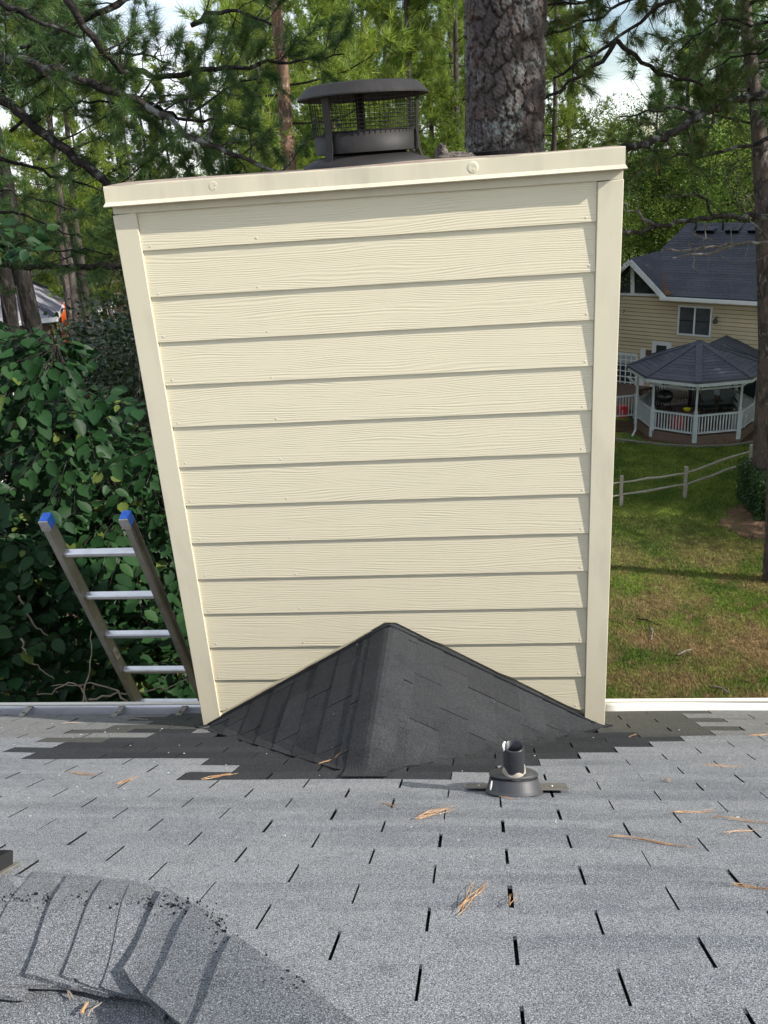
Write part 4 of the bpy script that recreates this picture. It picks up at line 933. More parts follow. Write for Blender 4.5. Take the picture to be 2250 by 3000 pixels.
# back slope and gable wing roof
m = MB(); B0 = mq(lc[3][0], rT); B1 = mq(sR+.4, rT); m.prism([B0, B1, B1+NB*5-UP*3.3, B0+NB*5-UP*3.3], (0, 0, -.1)); m.build('rear_roof_slope', M_NROOF, nh)
ga = wp(1846, 757, .45); gb_ = wp(1948, 866, .45); gb_[2] = ZEV; hw = np.dot(gb_-ga, EX); gcn = ga-EX*0
gl_ = ga-EX*hw; gl_[2] = ZEV
rb = mp_(1932, 735); 
back = rb-ga; back = NB*np.dot(back, NB)
for s_, foot in ((1, gb_), (-1, gl_)):
    m = MB(); q = [ga, ga+back, (lambda z: z)(foot+NB*.1) if s_ > 0 else foot+back, foot]
    if s_ > 0: q = [ga, rb, mq(lc[0][0], .05, .02), foot]
    m.add([*q]+[p-UP*.10 for p in q], [(0, 1, 2, 3), (7, 6, 5, 4), (0, 3, 7, 4), (3, 2, 6, 7), (2, 1, 5, 6)]); m.build('gable_roof', M_NROOF, nh)
    m = MB(); A = ga-NB*.02-UP*.12; Bq = foot-NB*.02-UP*.12; m.beam(A, Bq, .04, .20, up=NB*-1 if False else UP); m.build('rake_board', M_WHITE, nh)
gw = MB(); gw.prism([wq(wc(gl_)[0]+.25, ZEV), wq(wc(gb_)[0]-.25, ZEV), wq(wc(ga)[0], ga[2]-.22)], NB*.3); gw.build('gable_wall', M_WHITE, nh)
def wpoly(name, pts, m_, out, th=.04, parent=None, z=None):
    q = [wp(*p, out) for p in pts]; b = MB(); b.prism(q, NB*th); return b.build(name, m_, parent or nh)
gwn = thing('gable_window', '', '', (0, 0, 0)); del gwn['label'], gwn['category']; gwn.parent = nh; gwn.location = (-nh.location[0], -nh.location[1], -nh.location[2])
wpoly('pane', [(1859, 788), (1924, 859), (1859, 858)], M_GLASS, .03, .02, gwn)
wpoly('pane', [(1847, 784), (1847, 858), (1780, 857), (1780, 838)], M_GLASS, .03, .02, gwn)
wpoly('mullion', [(1847, 770), (1858, 778), (1858, 861), (1847, 861)], M_WHITE, .06, .05, gwn)
wpoly('sill', [(1770, 858), (1936, 862), (1936, 868), (1770, 864)], M_WHITE, .07, .06, gwn)
# gutter along the eave
m = MB(); m.beam(mq(lc[0][0]-.15, -.02)-NB*.06-UP*.10, mq(sR+.4, -.02)-NB*.06-UP*.10, .12, .13); gt = m.build('gutter', M_WHITE, nh)
m = MB(); m.beam(mq(lc[0][0]-.1, .0)+UP*.01+NB*.03-UP*.07, mq(sR+.4, .0)+UP*.01+NB*.03-UP*.07, .16, .02); m.build('gutter_guard', M_GREYWHITE, gt)
m = MB(); m.prism([wq(lc[0][0], ZEV-.16, .0), wq(sR, ZEV-.16, .0), wq(sR, ZEV-.16, .40), wq(lc[0][0], ZEV-.16, .40)], UP*.03); m.build('soffit', M_TAN, nh)
# leaf drift in the valley
m = MB(); q = [mp_(*p, .05) for p in ((1932, 800), (1942, 800), (1946, 822), (1956, 838), (1958, 850), (1974, 860), (1955, 864), (1944, 862), (1938, 835))]; m.prism(q, -NM*.06); m.build('leaf_drift', M_PINEST, nh)
# roof vents and pipes
for us in ((2040, 2092), (2125, 2164), (2191, 2228)):
    a, b = mp_(us[0], 684, .03), mp_(us[1], 684, .03); m = MB(); m.add([a, b, b+RD*.45, a+RD*.45, a+NM*.16, b+NM*.16, b+RD*.5, a+RD*.5], [(4, 5, 6, 7), (0, 4, 7, 3), (1, 2, 6, 5)]); v_ = m.build('roof_vent', M_NROOF, nh)
    m = MB(); m.add([a, b, b+NM*.13, a+NM*.13], [(0, 1, 2, 3)]); m.build('vent_opening', M_SOOTGAP, v_)
for u, c_ in ((2037, True), (2117, False)):
    a = mp_(u, 674); m = MB(); m.tube([a, a+UP*.40], .045, 8); v_ = m.build('vent_stack', M_GRILL, nh)
    if c_: m = MB(); m.lathe([(0, .46), (.14, .43), (.14, .40), (0, .40)], a, 14); m.build('stack_cap', M_GREYWHITE, v_)
# upper window
win = thing('window', '', '', (0, 0, 0)); del win['label'], win['category']; win.parent = nh; win.location = tuple(-np.array(nh.location))
c0, c1 = wc(wp(1990, 893)), wc(wp(2090, 897)); z0, z1 = wc(wp(1988, 980))[1], c0[1]
s0, s1 = c0[0], c1[0]; fw = .07; sm = (s0+s1)/2
def wbox(name, sa, sb, za, zb, out, th, m_, par): b = MB(); b.prism([wq(sa, za, out), wq(sb, za, out), wq(sb, zb, out), wq(sa, zb, out)], NB*th); return b.build(name, m_, par)
wbox('frame', s0, s1, z1-fw, z1, .07, .06, M_WHITE, win); wbox('frame', s0, s1, z0, z0+fw, .07, .06, M_WHITE, win)
for s_ in (s0, s1-fw, sm-fw/2): wbox('frame', s_, s_+fw, z0+fw+.001, z1-fw-.001, .07, .06, M_WHITE, win)
for a, b in ((s0+fw, sm-fw/2), (sm+fw/2, s1-fw)):
    wbox('pane', a, b, z0+fw, (z0+z1)/2-.015, .035, .02, M_BLIND, win); wbox('pane', a, b, (z0+z1)/2+.015, z1-fw, .045, .02, M_BLIND, win); wbox('meeting_rail', a, b, (z0+z1)/2-.02, (z0+z1)/2+.02, .055, .02, M_GRILL, win)
q = wp(2104, 930, .05); m = MB(); m.tube([q, q-NB*.18+UP*.05, q-NB*.25-UP*.08], .025, 6); m.lathe([(.02, .1), (.09, .0), (.10, -.1), (.03, -.14)], q-NB*.25-UP*.08, 10); m.build('wall_lamp', M_GRILL, nh)
# lower window with muntins
win2 = thing('window', '', '', (0, 0, 0)); del win2['label'], win2['category']; win2.parent = nh; win2.location = tuple(-np.array(nh.location))
c0 = wc(wp(1868, 1040)); s1 = c0[0]; z1 = c0[1]; z0 = wc(wp(1862, 1138))[1]; s0 = s1-1.75
wbox('pane', s0, s1, z0, z1, .03, .02, M_GLASS, win2)
wbox('blind', s0+.05, s1-.05, z1-.42, z1-.03, .05, .015, M_GREYWHITE, win2)
for i in range(8): s_ = s0+(s1-s0)*i/7; wbox('muntin' if 0 < i < 7 else 'frame', s_-.02*(1 if 0 < i < 7 else 2), s_+.02*(1 if 0 < i < 7 else 2), z0, z1, .08, .02, M_WHITE, win2)
for i in range(7): z = z0+(z1-z0)*i/6; wbox('muntin' if 0 < i < 6 else 'frame', s0, s1, z-.02*(1 if 0 < i < 6 else 3), z+.02*(1 if 0 < i < 6 else 3), .085, .02, M_WHITE, win2)
# porch column, door and dark opening behind the gazebo
a, b = wc(wp(1893, 1040))[0], wc(wp(2230, 1040))[0]; zt = wc(wp(1893, 1024))[1]
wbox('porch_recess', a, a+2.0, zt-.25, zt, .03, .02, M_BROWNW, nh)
wbox('porch_column', a-.22, a, DZ, zt+.02, .10, .09, M_WHITE, nh)
s_ = wc(wp(2075, 1150))[0]; dr = wbox('door', s_, s_+.95, DZ, DZ+1.9, .05, .03, M_GREYWHITE, nh); wbox('door_pane', s_+.15, s_+.8, DZ+.9, DZ+1.75, .07, .015, M_GLASS, dr)
s_ = wc(wp(2140, 1150))[0]; wbox('sliding_door', s_, s_+1.8, DZ, DZ+1.9, .05, .03, M_GLASS, nh)
s_ = wc(wp(1905, 1150))[0]; dr = wbox('door', s_, s_+.85, DZ, DZ+1.95, .05, .03, M_WHITE, nh); wbox('door_pane', s_+.2, s_+.65, DZ+1.0, DZ+1.8, .07, .015, M_GLASS, dr)
# deck between house and gazebo, with dark and white rails
dk = thing('deck', 'brown wooden deck with dark and white railings between the house and the gazebo', 'deck', (gc[0], gc[1]+3, DZ))
m = MB(); q = [wq(-5.5, DZ-.08, .0), wq(6, DZ-.08, .0), np.array([gc[0]+3.0, gc[1]+1.2, DZ-.08]), np.array([gc[0]-1.9, gc[1]+1.6, DZ-.08])]; m.prism(q, (0, 0, .07)); m.build('deck_floor', M_DECKWOOD, dk)
m = MB(); m.prism([np.array([q_[0], q_[1], GZ-.1]) for q_ in q], (0, 0, DZ-.09-GZ+.1)); m.build('deck_skirt', M_DARKWOODSHADE, dk)
def railrun(a, b, n, m_, hgt=.92, nm='railing'):
    a, b = np.asarray(a), np.asarray(b); r_ = thing(nm, '', '', (0, 0, 0)); del r_['label'], r_['category']; r_.parent = dk; r_.location = tuple(-np.array(dk.location))
    for z in (hgt, .10): m = MB(); m.beam(a+UP*z, b+UP*z, .07, .05); m.build('rail', m_, r_)
    for p_ in (a, b): m = MB(); m.beam(p_-UP*.05, p_+UP*(hgt+.06), .09, .09, up=(1, 0, 0)); m.build('post', m_, r_)
    for i in range(n): p_ = a+(b-a)*(i+1)/(n+1); m = MB(); m.beam(p_+UP*.12, p_+UP*(hgt-.02), .035, .035, up=(1, 0, 0)); m.build('baluster', m_, r_)
d0 = onz(1872, 1212, DZ); d1 = onz(1955, 1190, DZ)
railrun(d0, d1, 10, M_DARKWOODSHADE); d2 = onz(1962, 1188, DZ); railrun(onz(2018, 1200, DZ), onz(2062, 1196, DZ), 7, M_DARKWOODSHADE)
railrun(onz(1770, 1230, DZ), onz(1858, 1222, DZ), 9, M_GREYWHITE, .85)

# ------------------------------------------------------------------ houses far left
def hip_house(name, label, corner, a_dir, la, lb, wall_h, roof_h_, mw, mr, over=.4, winm=None):
    c = np.asarray(corner, float); a = np.array([math.cos(a_dir), math.sin(a_dir), 0]); b = np.array([-a[1], a[0], 0])
    t = thing(name, label, 'house', (c[0], c[1], GZ))
    ze = c[2]; base = np.array([c[0], c[1], GZ-.2])
    m = MB(); m.prism([base+a*over+b*over, base+a*(la-over)+b*over, base+a*(la-over)+b*(lb-over), base+a*over+b*(lb-over)], (0, 0, ze-GZ+.15)); m.build('wall', mw, t)
    p = [c, c+a*la, c+a*la+b*lb, c+b*lb]; h = min(la, lb)/2
    if la > lb: r0, r1 = c+a*h+b*lb/2+UP*roof_h_, c+a*(la-h)+b*lb/2+UP*roof_h_; faces = [(p[0], p[1], r1, r0), (p[1], p[2], r1), (p[2], p[3], r0, r1), (p[3], p[0], r0)]
    else: r0, r1 = c+b*h+a*la/2+UP*roof_h_, c+b*(lb-h)+a*la/2+UP*roof_h_; faces = [(p[0], p[1], r0), (p[1], p[2], r1, r0), (p[2], p[3], r1), (p[3], p[0], r0, r1)]
    for f in faces: m = MB(); m.prism(list(f), (0, 0, -.08)); m.build('roof_slope', mr, t)
    for i in range(4): m = MB(); m.beam(p[i]-UP*.12, p[(i+1) % 4]-UP*.12, .10, .20); m.build('fascia', M_WHITE, t)
    for e_ in ((p[0], r0), (p[1], r1 if la > lb else r0)): m = MB(); m.beam(e_[0]+UP*.02, e_[1]+UP*.02, .25, .05); m.build('hip_cap', M_NROOF, t)
    return t, c, a, b
cN = hdist(163, 927, 40.0)
eF = onz(197, 867, cN[2])-cN; LA_ = min(np.linalg.norm(eF), 16)
t, c, a, b = hip_house('grey_roof_house', 'low house with a pale grey hipped roof behind the left pine trunks', cN, math.atan2(eF[1], eF[0]), LA_, 15, 2.4, 2.5, M_BROWNW, M_LROOF)
cW = hdist(300, 840, 62); 
def plain_house(name, label, uL, uR, v_eave, v_ridge, dist, mw, mr):
    A, B = hdist(uL, v_eave, dist), hdist(uR, v_eave, dist*1.02); B[2] = A[2]; x = B-A; L_ = np.linalg.norm(x); x /= L_; y = np.array([-x[1], x[0], 0]); y = y if y[1] > 0 else -y
    t = thing(name, label, 'house', (A[0], A[1], GZ)); zr = hdist((uL+uR)/2, v_ridge, dist+3)[2]
    m = MB(); m.prism([np.array([p[0], p[1], GZ-.2]) for p in (A+x*.3, B-x*.3, B-x*.3+y*8, A+x*.3+y*8)], (0, 0, A[2]-GZ+.2)); m.build('wall', mw, t)
    r0, r1 = A+y*4, B+y*4; r0 = np.array([r0[0], r0[1], zr]); r1 = np.array([r1[0], r1[1], zr])
    m = MB(); m.prism([A-y*.4, B-y*.4, r1, r0], (0, 0, -.12)); m.build('roof_slope', mr, t); m = MB(); m.prism([A+y*8.4, B+y*8.4, r1, r0], (0, 0, -.12)); m.build('roof_slope', mr, t)
    m = MB(); m.beam(A-y*.42-UP*.1, B-y*.42-UP*.1, .05, .22); m.build('fascia', M_WHITE, t)
    for f in np.linspace(.12, .88, max(2, int(L_/2.6))):
        p = A+x*L_*f; w_ = MB(); w_.obox(np.array([p[0], p[1], A[2]-1.3])-y*.01, x*.5, y*.04, UP*.65); fr = w_.build('window', M_WHITE, t)
        w_ = MB(); w_.obox(np.array([p[0], p[1], A[2]-1.3])-y*.06, x*.40, y*.015, UP*.55); w_.build('pane', M_GLASS, fr)
    for p in (A+x*.3, B-x*.3): m = MB(); m.beam(np.array([p[0], p[1], GZ])-y*.03, np.array([p[0], p[1], A[2]])-y*.03, .15, .05, up=x); m.build('corner_board', M_WHITE, t)
    return t
plain_house('white_house', 'white two storey house partly hidden behind the left pine trunks', 20, 142, 806, 770, 58, M_BRICKW, M_NROOF)
plain_house('white_house', 'small white house glimpsed between the paired grey trunks and the chimney', 186, 330, 838, 800, 66, M_BRICKW, M_NROOF)
plain_house('porch_house', 'dark house corner with white posts low at the left edge behind the leaves', -140, 28, 985, 960, 26, M_BROWNW, M_LROOF)
p = hdist(194, 925, 44); p[2] = GZ; zt = hdist(193, 888, 44)[2]
t = thing('playground_slide', 'bright orange slide beside the low grey roofed house', 'slide', p)
m = MB(); hgt = zt-GZ
m.add([p+np.array(q) for q in ((-.16, 0, hgt), (.16, 0, hgt), (.20, -.5, hgt*.65), (-.12, -.5, hgt*.65), (.3, -1.3, .2), (-.02, -1.3, .2), (-.16, .02, hgt+.2), (-.12, -.48, hgt*.65+.2), (-.02, -1.28, .4), (.16, .02, hgt+.2), (.20, -.48, hgt*.65+.2), (.3, -1.28, .4))], [(0, 1, 2, 3), (3, 2, 4, 5), (0, 3, 7, 6), (3, 5, 8, 7), (1, 9, 10, 2), (2, 10, 11, 4)]); m.build('chute', M_ORANGE, t)
for sx in (-.16, .16): m = MB(); m.tube([p+np.array([sx, 0, 0]), p+np.array([sx, 0, hgt+.05])], .05, 6); m.build('leg', M_ORANGE, t)

# ------------------------------------------------------------------ foliage builders
def tufts(C, A, n, L, wd, spread, droop=0.0):
    """n needles per tuft: thin triangles fanning about the axis"""
    k = len(C); C = np.repeat(C, n, 0); A = np.repeat(A, n, 0); N_ = k*n
    d = norm(A+spread*rng.normal(size=(N_, 3))); l = (L*rng.uniform(.65, 1.1, N_))[:, None]
    s = norm(np.cross(d, rng.normal(size=(N_, 3))))*(wd/2)
    b = C+rng.normal(size=(N_, 3))*L*.06
    tip = b+d*l; tip[:, 2] -= droop*l[:, 0]
    return np.stack([b-s, b+s, tip], 1).reshape(-1, 3)
def tri_faces(V): return np.arange(len(V)).reshape(-1, 3)
def leafcloud(C, size, up=.3, flat=.0):
    """diamond leaves (two triangles with a fold) at points C"""
    n = len(C); d = norm(rng.normal(size=(n, 3))*np.array([1, 1, .6])-np.array([0, 0, .25])); nrm = norm(rng.normal(size=(n, 3))*.75+np.array([0, 0, up]))
    s = norm(np.cross(d, nrm)); l = (size*rng.uniform(.65, 1.25, n))[:, None]
    a = C; t = C+d*l; m_ = C+d*l*.45+np.cross(s, d)*l*.05
    V = np.stack([a, m_+s*l*.30, t, m_-s*l*.30], 1).reshape(-1, 3)
    F = np.arange(n*4).reshape(-1, 4); return V, F
def tube_mesh(lines, n=5):
    m = MB()
    for pts, rad in lines: m.tube(pts, rad, n)
    return m
M_FARBARK = mat('far_pine_bark', (.082, .070, .062), .95, .1, noise=[(5, (.055, .044, .038), .4, .62, (1, 1, .35)), (9, (.145, .128, .112), .55, .75, (1, 1, .4))], rnd=.25)
def make_pine(h, r0, cs, cr, seed, ntip=9, nd=15, nl=.36, wd=.028, tuft=None, base=(0, 0, 0), leanv=(0, 0), fm=None, name='pine_tree', dens=2.3, dead=3):
    rs = np.random.default_rng(seed); base = np.array(base, float)
    root = bpy.data.objects.new(name, None); COL.objects.link(root); root.location = tuple(base)
    k = 14; tz = np.linspace(0, h, k); wob = rs.normal(0, .05, (k, 2)).cumsum(0)*.5
    tr = np.stack([leanv[0]*tz/h+wob[:, 0], leanv[1]*tz/h+wob[:, 1], tz], -1)+base; rad = r0*(1-.86*(tz/h)**1.15)+.01; rad[0] *= 1.25
    lines = [(list(tr), list(rad))]; C = []; A = []
    def tp(z): i = min(int(z/h*(k-1)), k-2); f = z/h*(k-1)-i; return tr[i]*(1-f)+tr[i+1]*f
    nl_ = int(h*(1-cs)*dens)
    for i in range(nl_):
        t = (i+rs.uniform(0, 1))/nl_; z = h*(cs+(1-cs)*t*.985); az = i*2.399+rs.normal(0, .4)
        ln = cr*(1-t**1.7*.88)*(.35+.65*min(1, t*4+.25))*rs.uniform(.55, 1.15); el = -.12+.85*t+rs.normal(0, .12)
        d = np.array([math.cos(az)*math.cos(el), math.sin(az)*math.cos(el), math.sin(el)]); p = tp(z); pts = [p]
        for q in range(5):
            d = norm(d+np.array([0, 0, .07])+rs.normal(0, .09, 3)); p = p+d*ln/5; pts.append(p)
        lines.append((pts, list(np.linspace(max(.018, .10*r0/.25*ln/3.5*.5), .010, 6))))
        for q in range(2, 6):
            for w_ in range(ntip):
                off = norm(rs.normal(size=3)+d*.9+np.array([0, 0, .25])); sl_ = rs.uniform(.15, .75)*min(1, ln/2.5)
                c = pts[q]+off*sl_+rs.normal(0, .08, 3)
                for e in range(2):
                    C.append(c-off*e*.18+rs.normal(0, .10, 3)); A.append(norm(off+np.array([0, 0, .25])))
    for i in range(dead):
        z = h*rs.uniform(cs*.45, cs); az = rs.uniform(0, 6.3); ln = rs.uniform(.6, 2.2); p = tp(z); d = np.array([math.cos(az), math.sin(az), rs.uniform(-.2, .2)])
        lines.append(([p, p+d*ln*.5, p+d*ln+np.array([0, 0, -.15])], [.03, .02, .008]))
    tm = tube_mesh(lines, 6); o = tm.build('trunk', M_FARBARK, root, smooth=True)
    V = tufts(np.array(C), np.array(A), nd, nl, wd, .62)
    raw_mesh('crown', V, tri_faces(V), fm or F_PINE, root, 'stuff')
    return root
def make_broad(h, r0, cr, ch, seed, nclump=60, per=110, size=.15, fm=None, base=(0, 0, 0), name='broadleaf_tree', low=.25):
    rs = np.random.default_rng(seed); base = np.array(base, float)
    root = bpy.data.objects.new(name, None); COL.objects.link(root); root.location = tuple(base)
    top = h-ch*.5; lines = [([base, base+np.array([.1, .05, h*.3]), base+np.array([0, .1, h*.6]), base+np.array([.1, 0, h*.85])], [r0, r0*.8, r0*.55, r0*.15])]
    P = []
    for i in range(nclump):
        d = norm(rs.normal(size=3)); rr = rs.uniform(.45, 1.0)**.6; c = base+np.array([0, 0, top])+d*np.array([cr, cr, ch*.5])*rr
        if i % 3 == 0: s = base+np.array([.05, .05, h*rs.uniform(.3, .7)]); lines.append(([s, (s+c)/2+rs.normal(0, .2, 3), c], [r0*.28, r0*.16, .012]))
        sg = rs.uniform(.35, .6)*cr/3.2
        P.append(c+rs.normal(size=(per, 3))*np.array([sg, sg, sg*.6]))
    tube_mesh(lines, 6).build('trunk', M_BARK, root, smooth=True)
    V, F = leafcloud(np.concatenate(P), size, .5); raw_mesh('crown', V, F, fm or F_OAK, root, 'stuff'); return root
M_SHADEBARK = mat('shade_darkened_furrowed_bark', (.026, .022, .020), .95, .1, noise=[(6, (.012, .011, .010), .42, .6, (1, 1, .3)), (14, (.055, .05, .045), .54, .7, (1, 1, .35))], bump=[(12, 1.0, .06, (1, 1, .3))])  # darker bark colour carries the shade on the two left edge trunks

# ------------------------------------------------------------------ the wood: models, then copies
def path_pine(px, dist, wpx, label, seed, ztop, cs_z, cr, nd=18, nl=.30, wd=.018, fm=None, dens=2.6, ntip=6, group=None, name='pine_tree', bark=None):
    """a pine whose trunk follows what is seen of it"""
    rs = np.random.default_rng(seed); P = [hdist(u, v, dist) for u, v in px]
    P.sort(key=lambda p: p[2]); r = wpx*dist/FPX/2
    d0 = (P[-1]-P[0])/max(P[-1][2]-P[0][2], .1)
    bot = P[0]-d0*(P[0][2]-GZ)*.6; bot[2] = GZ-.1
    tr = [bot]+P; z = P[-1][2]
    while z < ztop: z += 1.5; q = tr[-1]+np.array([d0[0]*.6, d0[1]*.6, 1])*1.5; q = q+np.array([rs.normal(0, .05), rs.normal(0, .05), 0]); tr.append(q)
    tr = np.array(tr); zs = tr[:, 2]
    def tp(z): return np.array([np.interp(z, zs, tr[:, 0]), np.interp(z, zs, tr[:, 1]), z])
    zm = np.mean([p[2] for p in P]); rad = [max(.02, r*(1-(q-zm)/(ztop-zm+.01)*.9) if q > zm else r*(1+.25*(zm-q)/(zm-GZ+.01))) for q in zs]
    zz = np.linspace(GZ-.1, ztop, 40); root = thing(name, label, 'pine tree', (bot[0], bot[1], GZ), group)
    m = MB(); m.tube([tp(q) for q in zz], [np.interp(q, zs, rad) for q in zz], 12); m.build('trunk', bark or M_BARK, root, smooth=True)
    C = []; A = []; H = ztop-cs_z; n = int(H*dens); lines = []
    for i in range(n):
        t = (i+rs.uniform(0, 1))/n; z = cs_z+H*t*.97; az = i*2.399+rs.normal(0, .5); ln = cr*(1-t**1.6*.85)*(.5+.5*min(1, t*3))*rs.uniform(.5, 1.15); el = -.18+.8*t+rs.normal(0, .14)
        d = np.array([math.cos(az)*math.cos(el), math.sin(az)*math.cos(el), math.sin(el)]); p = tp(z); pts = [p]
        for q in range(5): d = norm(d+np.array([0, 0, .06])+rs.normal(0, .11, 3)); p = p+d*ln/5; pts.append(p)
        lines.append((pts, list(np.linspace(max(.02, r*.28*ln/cr), .008, 6))))
        for q in range(2, 6):
            for w_ in range(ntip):
                off = norm(rs.normal(size=3)+d*.9+np.array([0, 0, .2])); c = pts[q]+off*rs.uniform(.12, .6)+rs.normal(0, .07, 3)
                for e in range(2): C.append(c-off*e*.15+rs.normal(0, .06, 3)); A.append(norm(off+np.array([0, 0, .2])))
    for pts, rr in lines:
        m = MB(); m.tube(pts, rr, 5); m.build('limb', M_LIMB, root, smooth=True)
    V = tufts(np.array(C), np.array(A), nd, nl, wd, .6); raw_mesh('crown', V, tri_faces(V), fm or F_PINE, root, 'stuff'); return root

used = set()
def place(proto, az, dist, sc, label, cat, group, rot=None):
    x, y = CAM[0]+dist*math.sin(R(az)), CAM[1]+dist*math.cos(R(az))
    if id(proto) in used: o = copy_tree(proto)
    else: o = proto; used.add(id(proto))
    o.location = (x, y, float(gz(x, y))-.1); o.rotation_euler = (0, 0, random.uniform(0, 6.28) if rot is None else rot); o.scale = (sc, sc, sc*random.uniform(.94, 1.06))
    tag(o, label, cat, group); return o
PN = [make_pine(24, .24, .22, 3.6, s, fm=F_PINE) for s in (1, 2, 3, 4)]
PD = [make_pine(22, .22, .15, 3.4, s, fm=F_DEEP) for s in (11, 12)]
BR = [make_broad(12, .16, 3.6, 8, s, 75, 190, .135, F_OAK) for s in (21, 22, 23)]
SH = [make_broad(4.2, .06, 2.2, 3.6, s, 40, 90, .13, F_OAK, name='shrub', low=.1) for s in (31, 32)]
GL = 'pines of the wood behind the chimney'; GB = 'broadleaf trees of the wood behind the chimney'
L1 = 'tall sunlit pine among the crowns of the wood behind the chimney'
L2 = 'deep green pine standing in the darker wood at the left'
L3 = 'rounded broadleaf tree at the far edge of the wood'
L4 = 'deep green pine rising behind the tan house'
def where(az):
    return 'left of the reddish trunk' if az < -11.2 else 'behind the flue cap' if az < -3.4 else 'between flue cap and big trunk' if az < 1.5 else 'just right of the big trunk' if az < 8 else 'above the tan house'
for i, (az, d, s) in enumerate([(-24.5, 46, .90), (-21, 55, .92), (-12.2, 34, .80), (-10.5, 44, .95), (-8, 30, .80), (-6.6, 48, 1.0), (-4.6, 34, .86), (-3.2, 27, .70), (-2.0, 46, 1.0), (-.6, 36, .80), (0.6, 50, 1.0), (5.2, 40, .82), (6.2, 52, .84), (3.0, 44, .85), (-13.6, 58, .90), (-18, 60, .70), (-15.8, 52, .66), (15.2, 64, .9), (17.8, 60, .95), (12.9, 70, .78), (-9.4, 56, 1.05), (-5.6, 40, .95), (-1.2, 58, 1.05), (-7.4, 38, .85), (-11.6, 50, .95), (-25.8, 56, .9), (-23.3, 66, .95), (-19.5, 48, .66), (-13, 46, .75), (-4, 52, 1.0), (0.2, 44, .9)]):
    s = min(s, (10+(d*math.tan(R(11.5 if az > -14 else 7.0+1.5*math.sin(az*9)))))/23.0)
    place(PN[i % 4], az, d, s, 'tall sunlit pine of the wood '+where(az), 'pine tree', 'sunlit pines '+where(az))
for i, (az, d, s) in enumerate([(-20.3, 42, .64), (-17.2, 38, .52), (-14.8, 44, .58), (-9.5, 38, .52), (-5.2, 42, .55), (-21.8, 50, .7), (-18.8, 52, .62)]):
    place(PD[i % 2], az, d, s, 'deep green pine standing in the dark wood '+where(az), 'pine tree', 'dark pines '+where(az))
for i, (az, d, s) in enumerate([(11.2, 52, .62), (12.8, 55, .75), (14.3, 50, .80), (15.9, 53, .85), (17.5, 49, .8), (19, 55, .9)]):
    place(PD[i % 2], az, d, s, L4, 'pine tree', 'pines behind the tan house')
for i, (az, d, s) in enumerate([(8.0, 58, .95), (9.4, 64, 1.0), (10.6, 58, .98), (7.0, 46, .80), (11.8, 50, .85), (13.4, 58, 1.0), (5.8, 34, .62), (1, 40, .7), (-1.5, 52, .85), (-6, 56, .9), (-11.5, 50, .9), (-17.5, 34, .55), (-20, 66, 1.1), (-23, 60, 1.1), (-26, 58, 1.1), (-15.6, 66, 1.1), (15.5, 50, .9), (17.2, 47, .95), (10.0, 50, .62), (-8.5, 62, 1.1), (3.4, 60, 1.1), (-13, 40, .6), (-18.5, 29, .45), (-17.8, 70, 1.2), (-12.4, 66, 1.2), (-3.5, 66, 1.2), (-21.6, 74, 1.2), (-10, 70, 1.2), (-6.5, 70, 1.2), (0, 68, 1.2), (-25, 72, 1.2), (6.4, 68, 1.1)]):
    if az < -2: s *= .82
    place(BR[i % 3], az, d, s, 'rounded broadleaf tree at the far edge of the wood '+where(az), 'tree', 'broadleaf trees '+where(az))
for i, (az, d, s) in enumerate([(-19.5, 22, .8), (-17.6, 25, .9), (-15.6, 24, 1.0), (-18.2, 36, 1.0), (-16.5, 18, .8)]):
    place(SH[i % 2], az, d, s, 'leafy shrub in the undergrowth below the left pines', 'shrub', 'shrubs under the left pines')
q_ = hdist(226, 948, 30); o = copy_tree(SH[0]); k_ = (q_[2]-GZ)/4.5; o.location = (q_[0], q_[1], GZ); o.scale = (k_*.55, k_*.55, k_); tag(o, 'leafy shrub in front of the orange slide beside the grey roofed house', 'shrub')
# unseen trees off to the right, placed to shade the neighbour's house, the fence and the near branches
GS_ = 'pines to the right of the view'
for x, y, s in ((20, 30, .85), (23, 26, .9), (19, 23.5, .8), (25, 33, .95), (17, 34, .7), (27, 28, 1.0), (21.5, 18.5, .75), (29, 22, .9)):
    o = copy_tree(PN[random.randrange(4)]); o.location = (x, y, GZ); o.scale = (s, s, s); o.rotation_euler = (0, 0, random.uniform(0, 6)); tag(o, 'tall pine standing to the right of the tan house', 'pine tree', GS_)
o = copy_tree(BR[0]); o.location = (8.6, 4.2, GZ); o.scale = (.95, .95, 1.55); tag(o, 'tall unseen broadleaf tree added right of the view to shade the left side', 'tree')
for x, y, rz in ((9.0, 4.3, 2.0), (9.8, 5.4, 4.1), (10.6, 4.2, 5.2)):
    o = copy_tree(BR[1]); o.location = (x, y, GZ); o.scale = (.95, .95, 1.6); o.rotation_euler = (0, 0, rz); tag(o, 'tall unseen broadleaf tree added to thicken the shade beside the near house', 'tree', 'unseen shade trees right of the near house')  # overlapping copies added out of view to thicken shade on the left tree
for x, y, s, rz in ((18.5, 18.6, 1.25, 1), (21, 21.5, 1.5, 2), (18, 25.5, 1.4, 3), (22.5, 26, 1.6, 4), (17.5, 31, 1.3, 5), (22, 32, 1.6, .5), (16.8, 21, 1.1, 2.5)):
    o = copy_tree(BR[int(rz) % 3]); o.location = (x, y, GZ); o.scale = (s, s, s); o.rotation_euler = (0, 0, rz); tag(o, 'unseen broad tree added to shade the neighbouring lawn from the right', 'tree', 'unseen trees added to shade the lawn')
o = copy_tree(BR[2]); o.location = (14, 6.6, GZ); o.scale = (.42, .42, .75); tag(o, 'small unseen tree added to shade the strip of lawn', 'tree')  # added out of view to cast the dark strip across the lawn
o = copy_tree(BR[1]); o.location = (12.8, 5.0, GZ); o.scale = (.9, .9, 1.7); tag(o, 'slender broadleaf tree beyond the near house corner', 'tree')

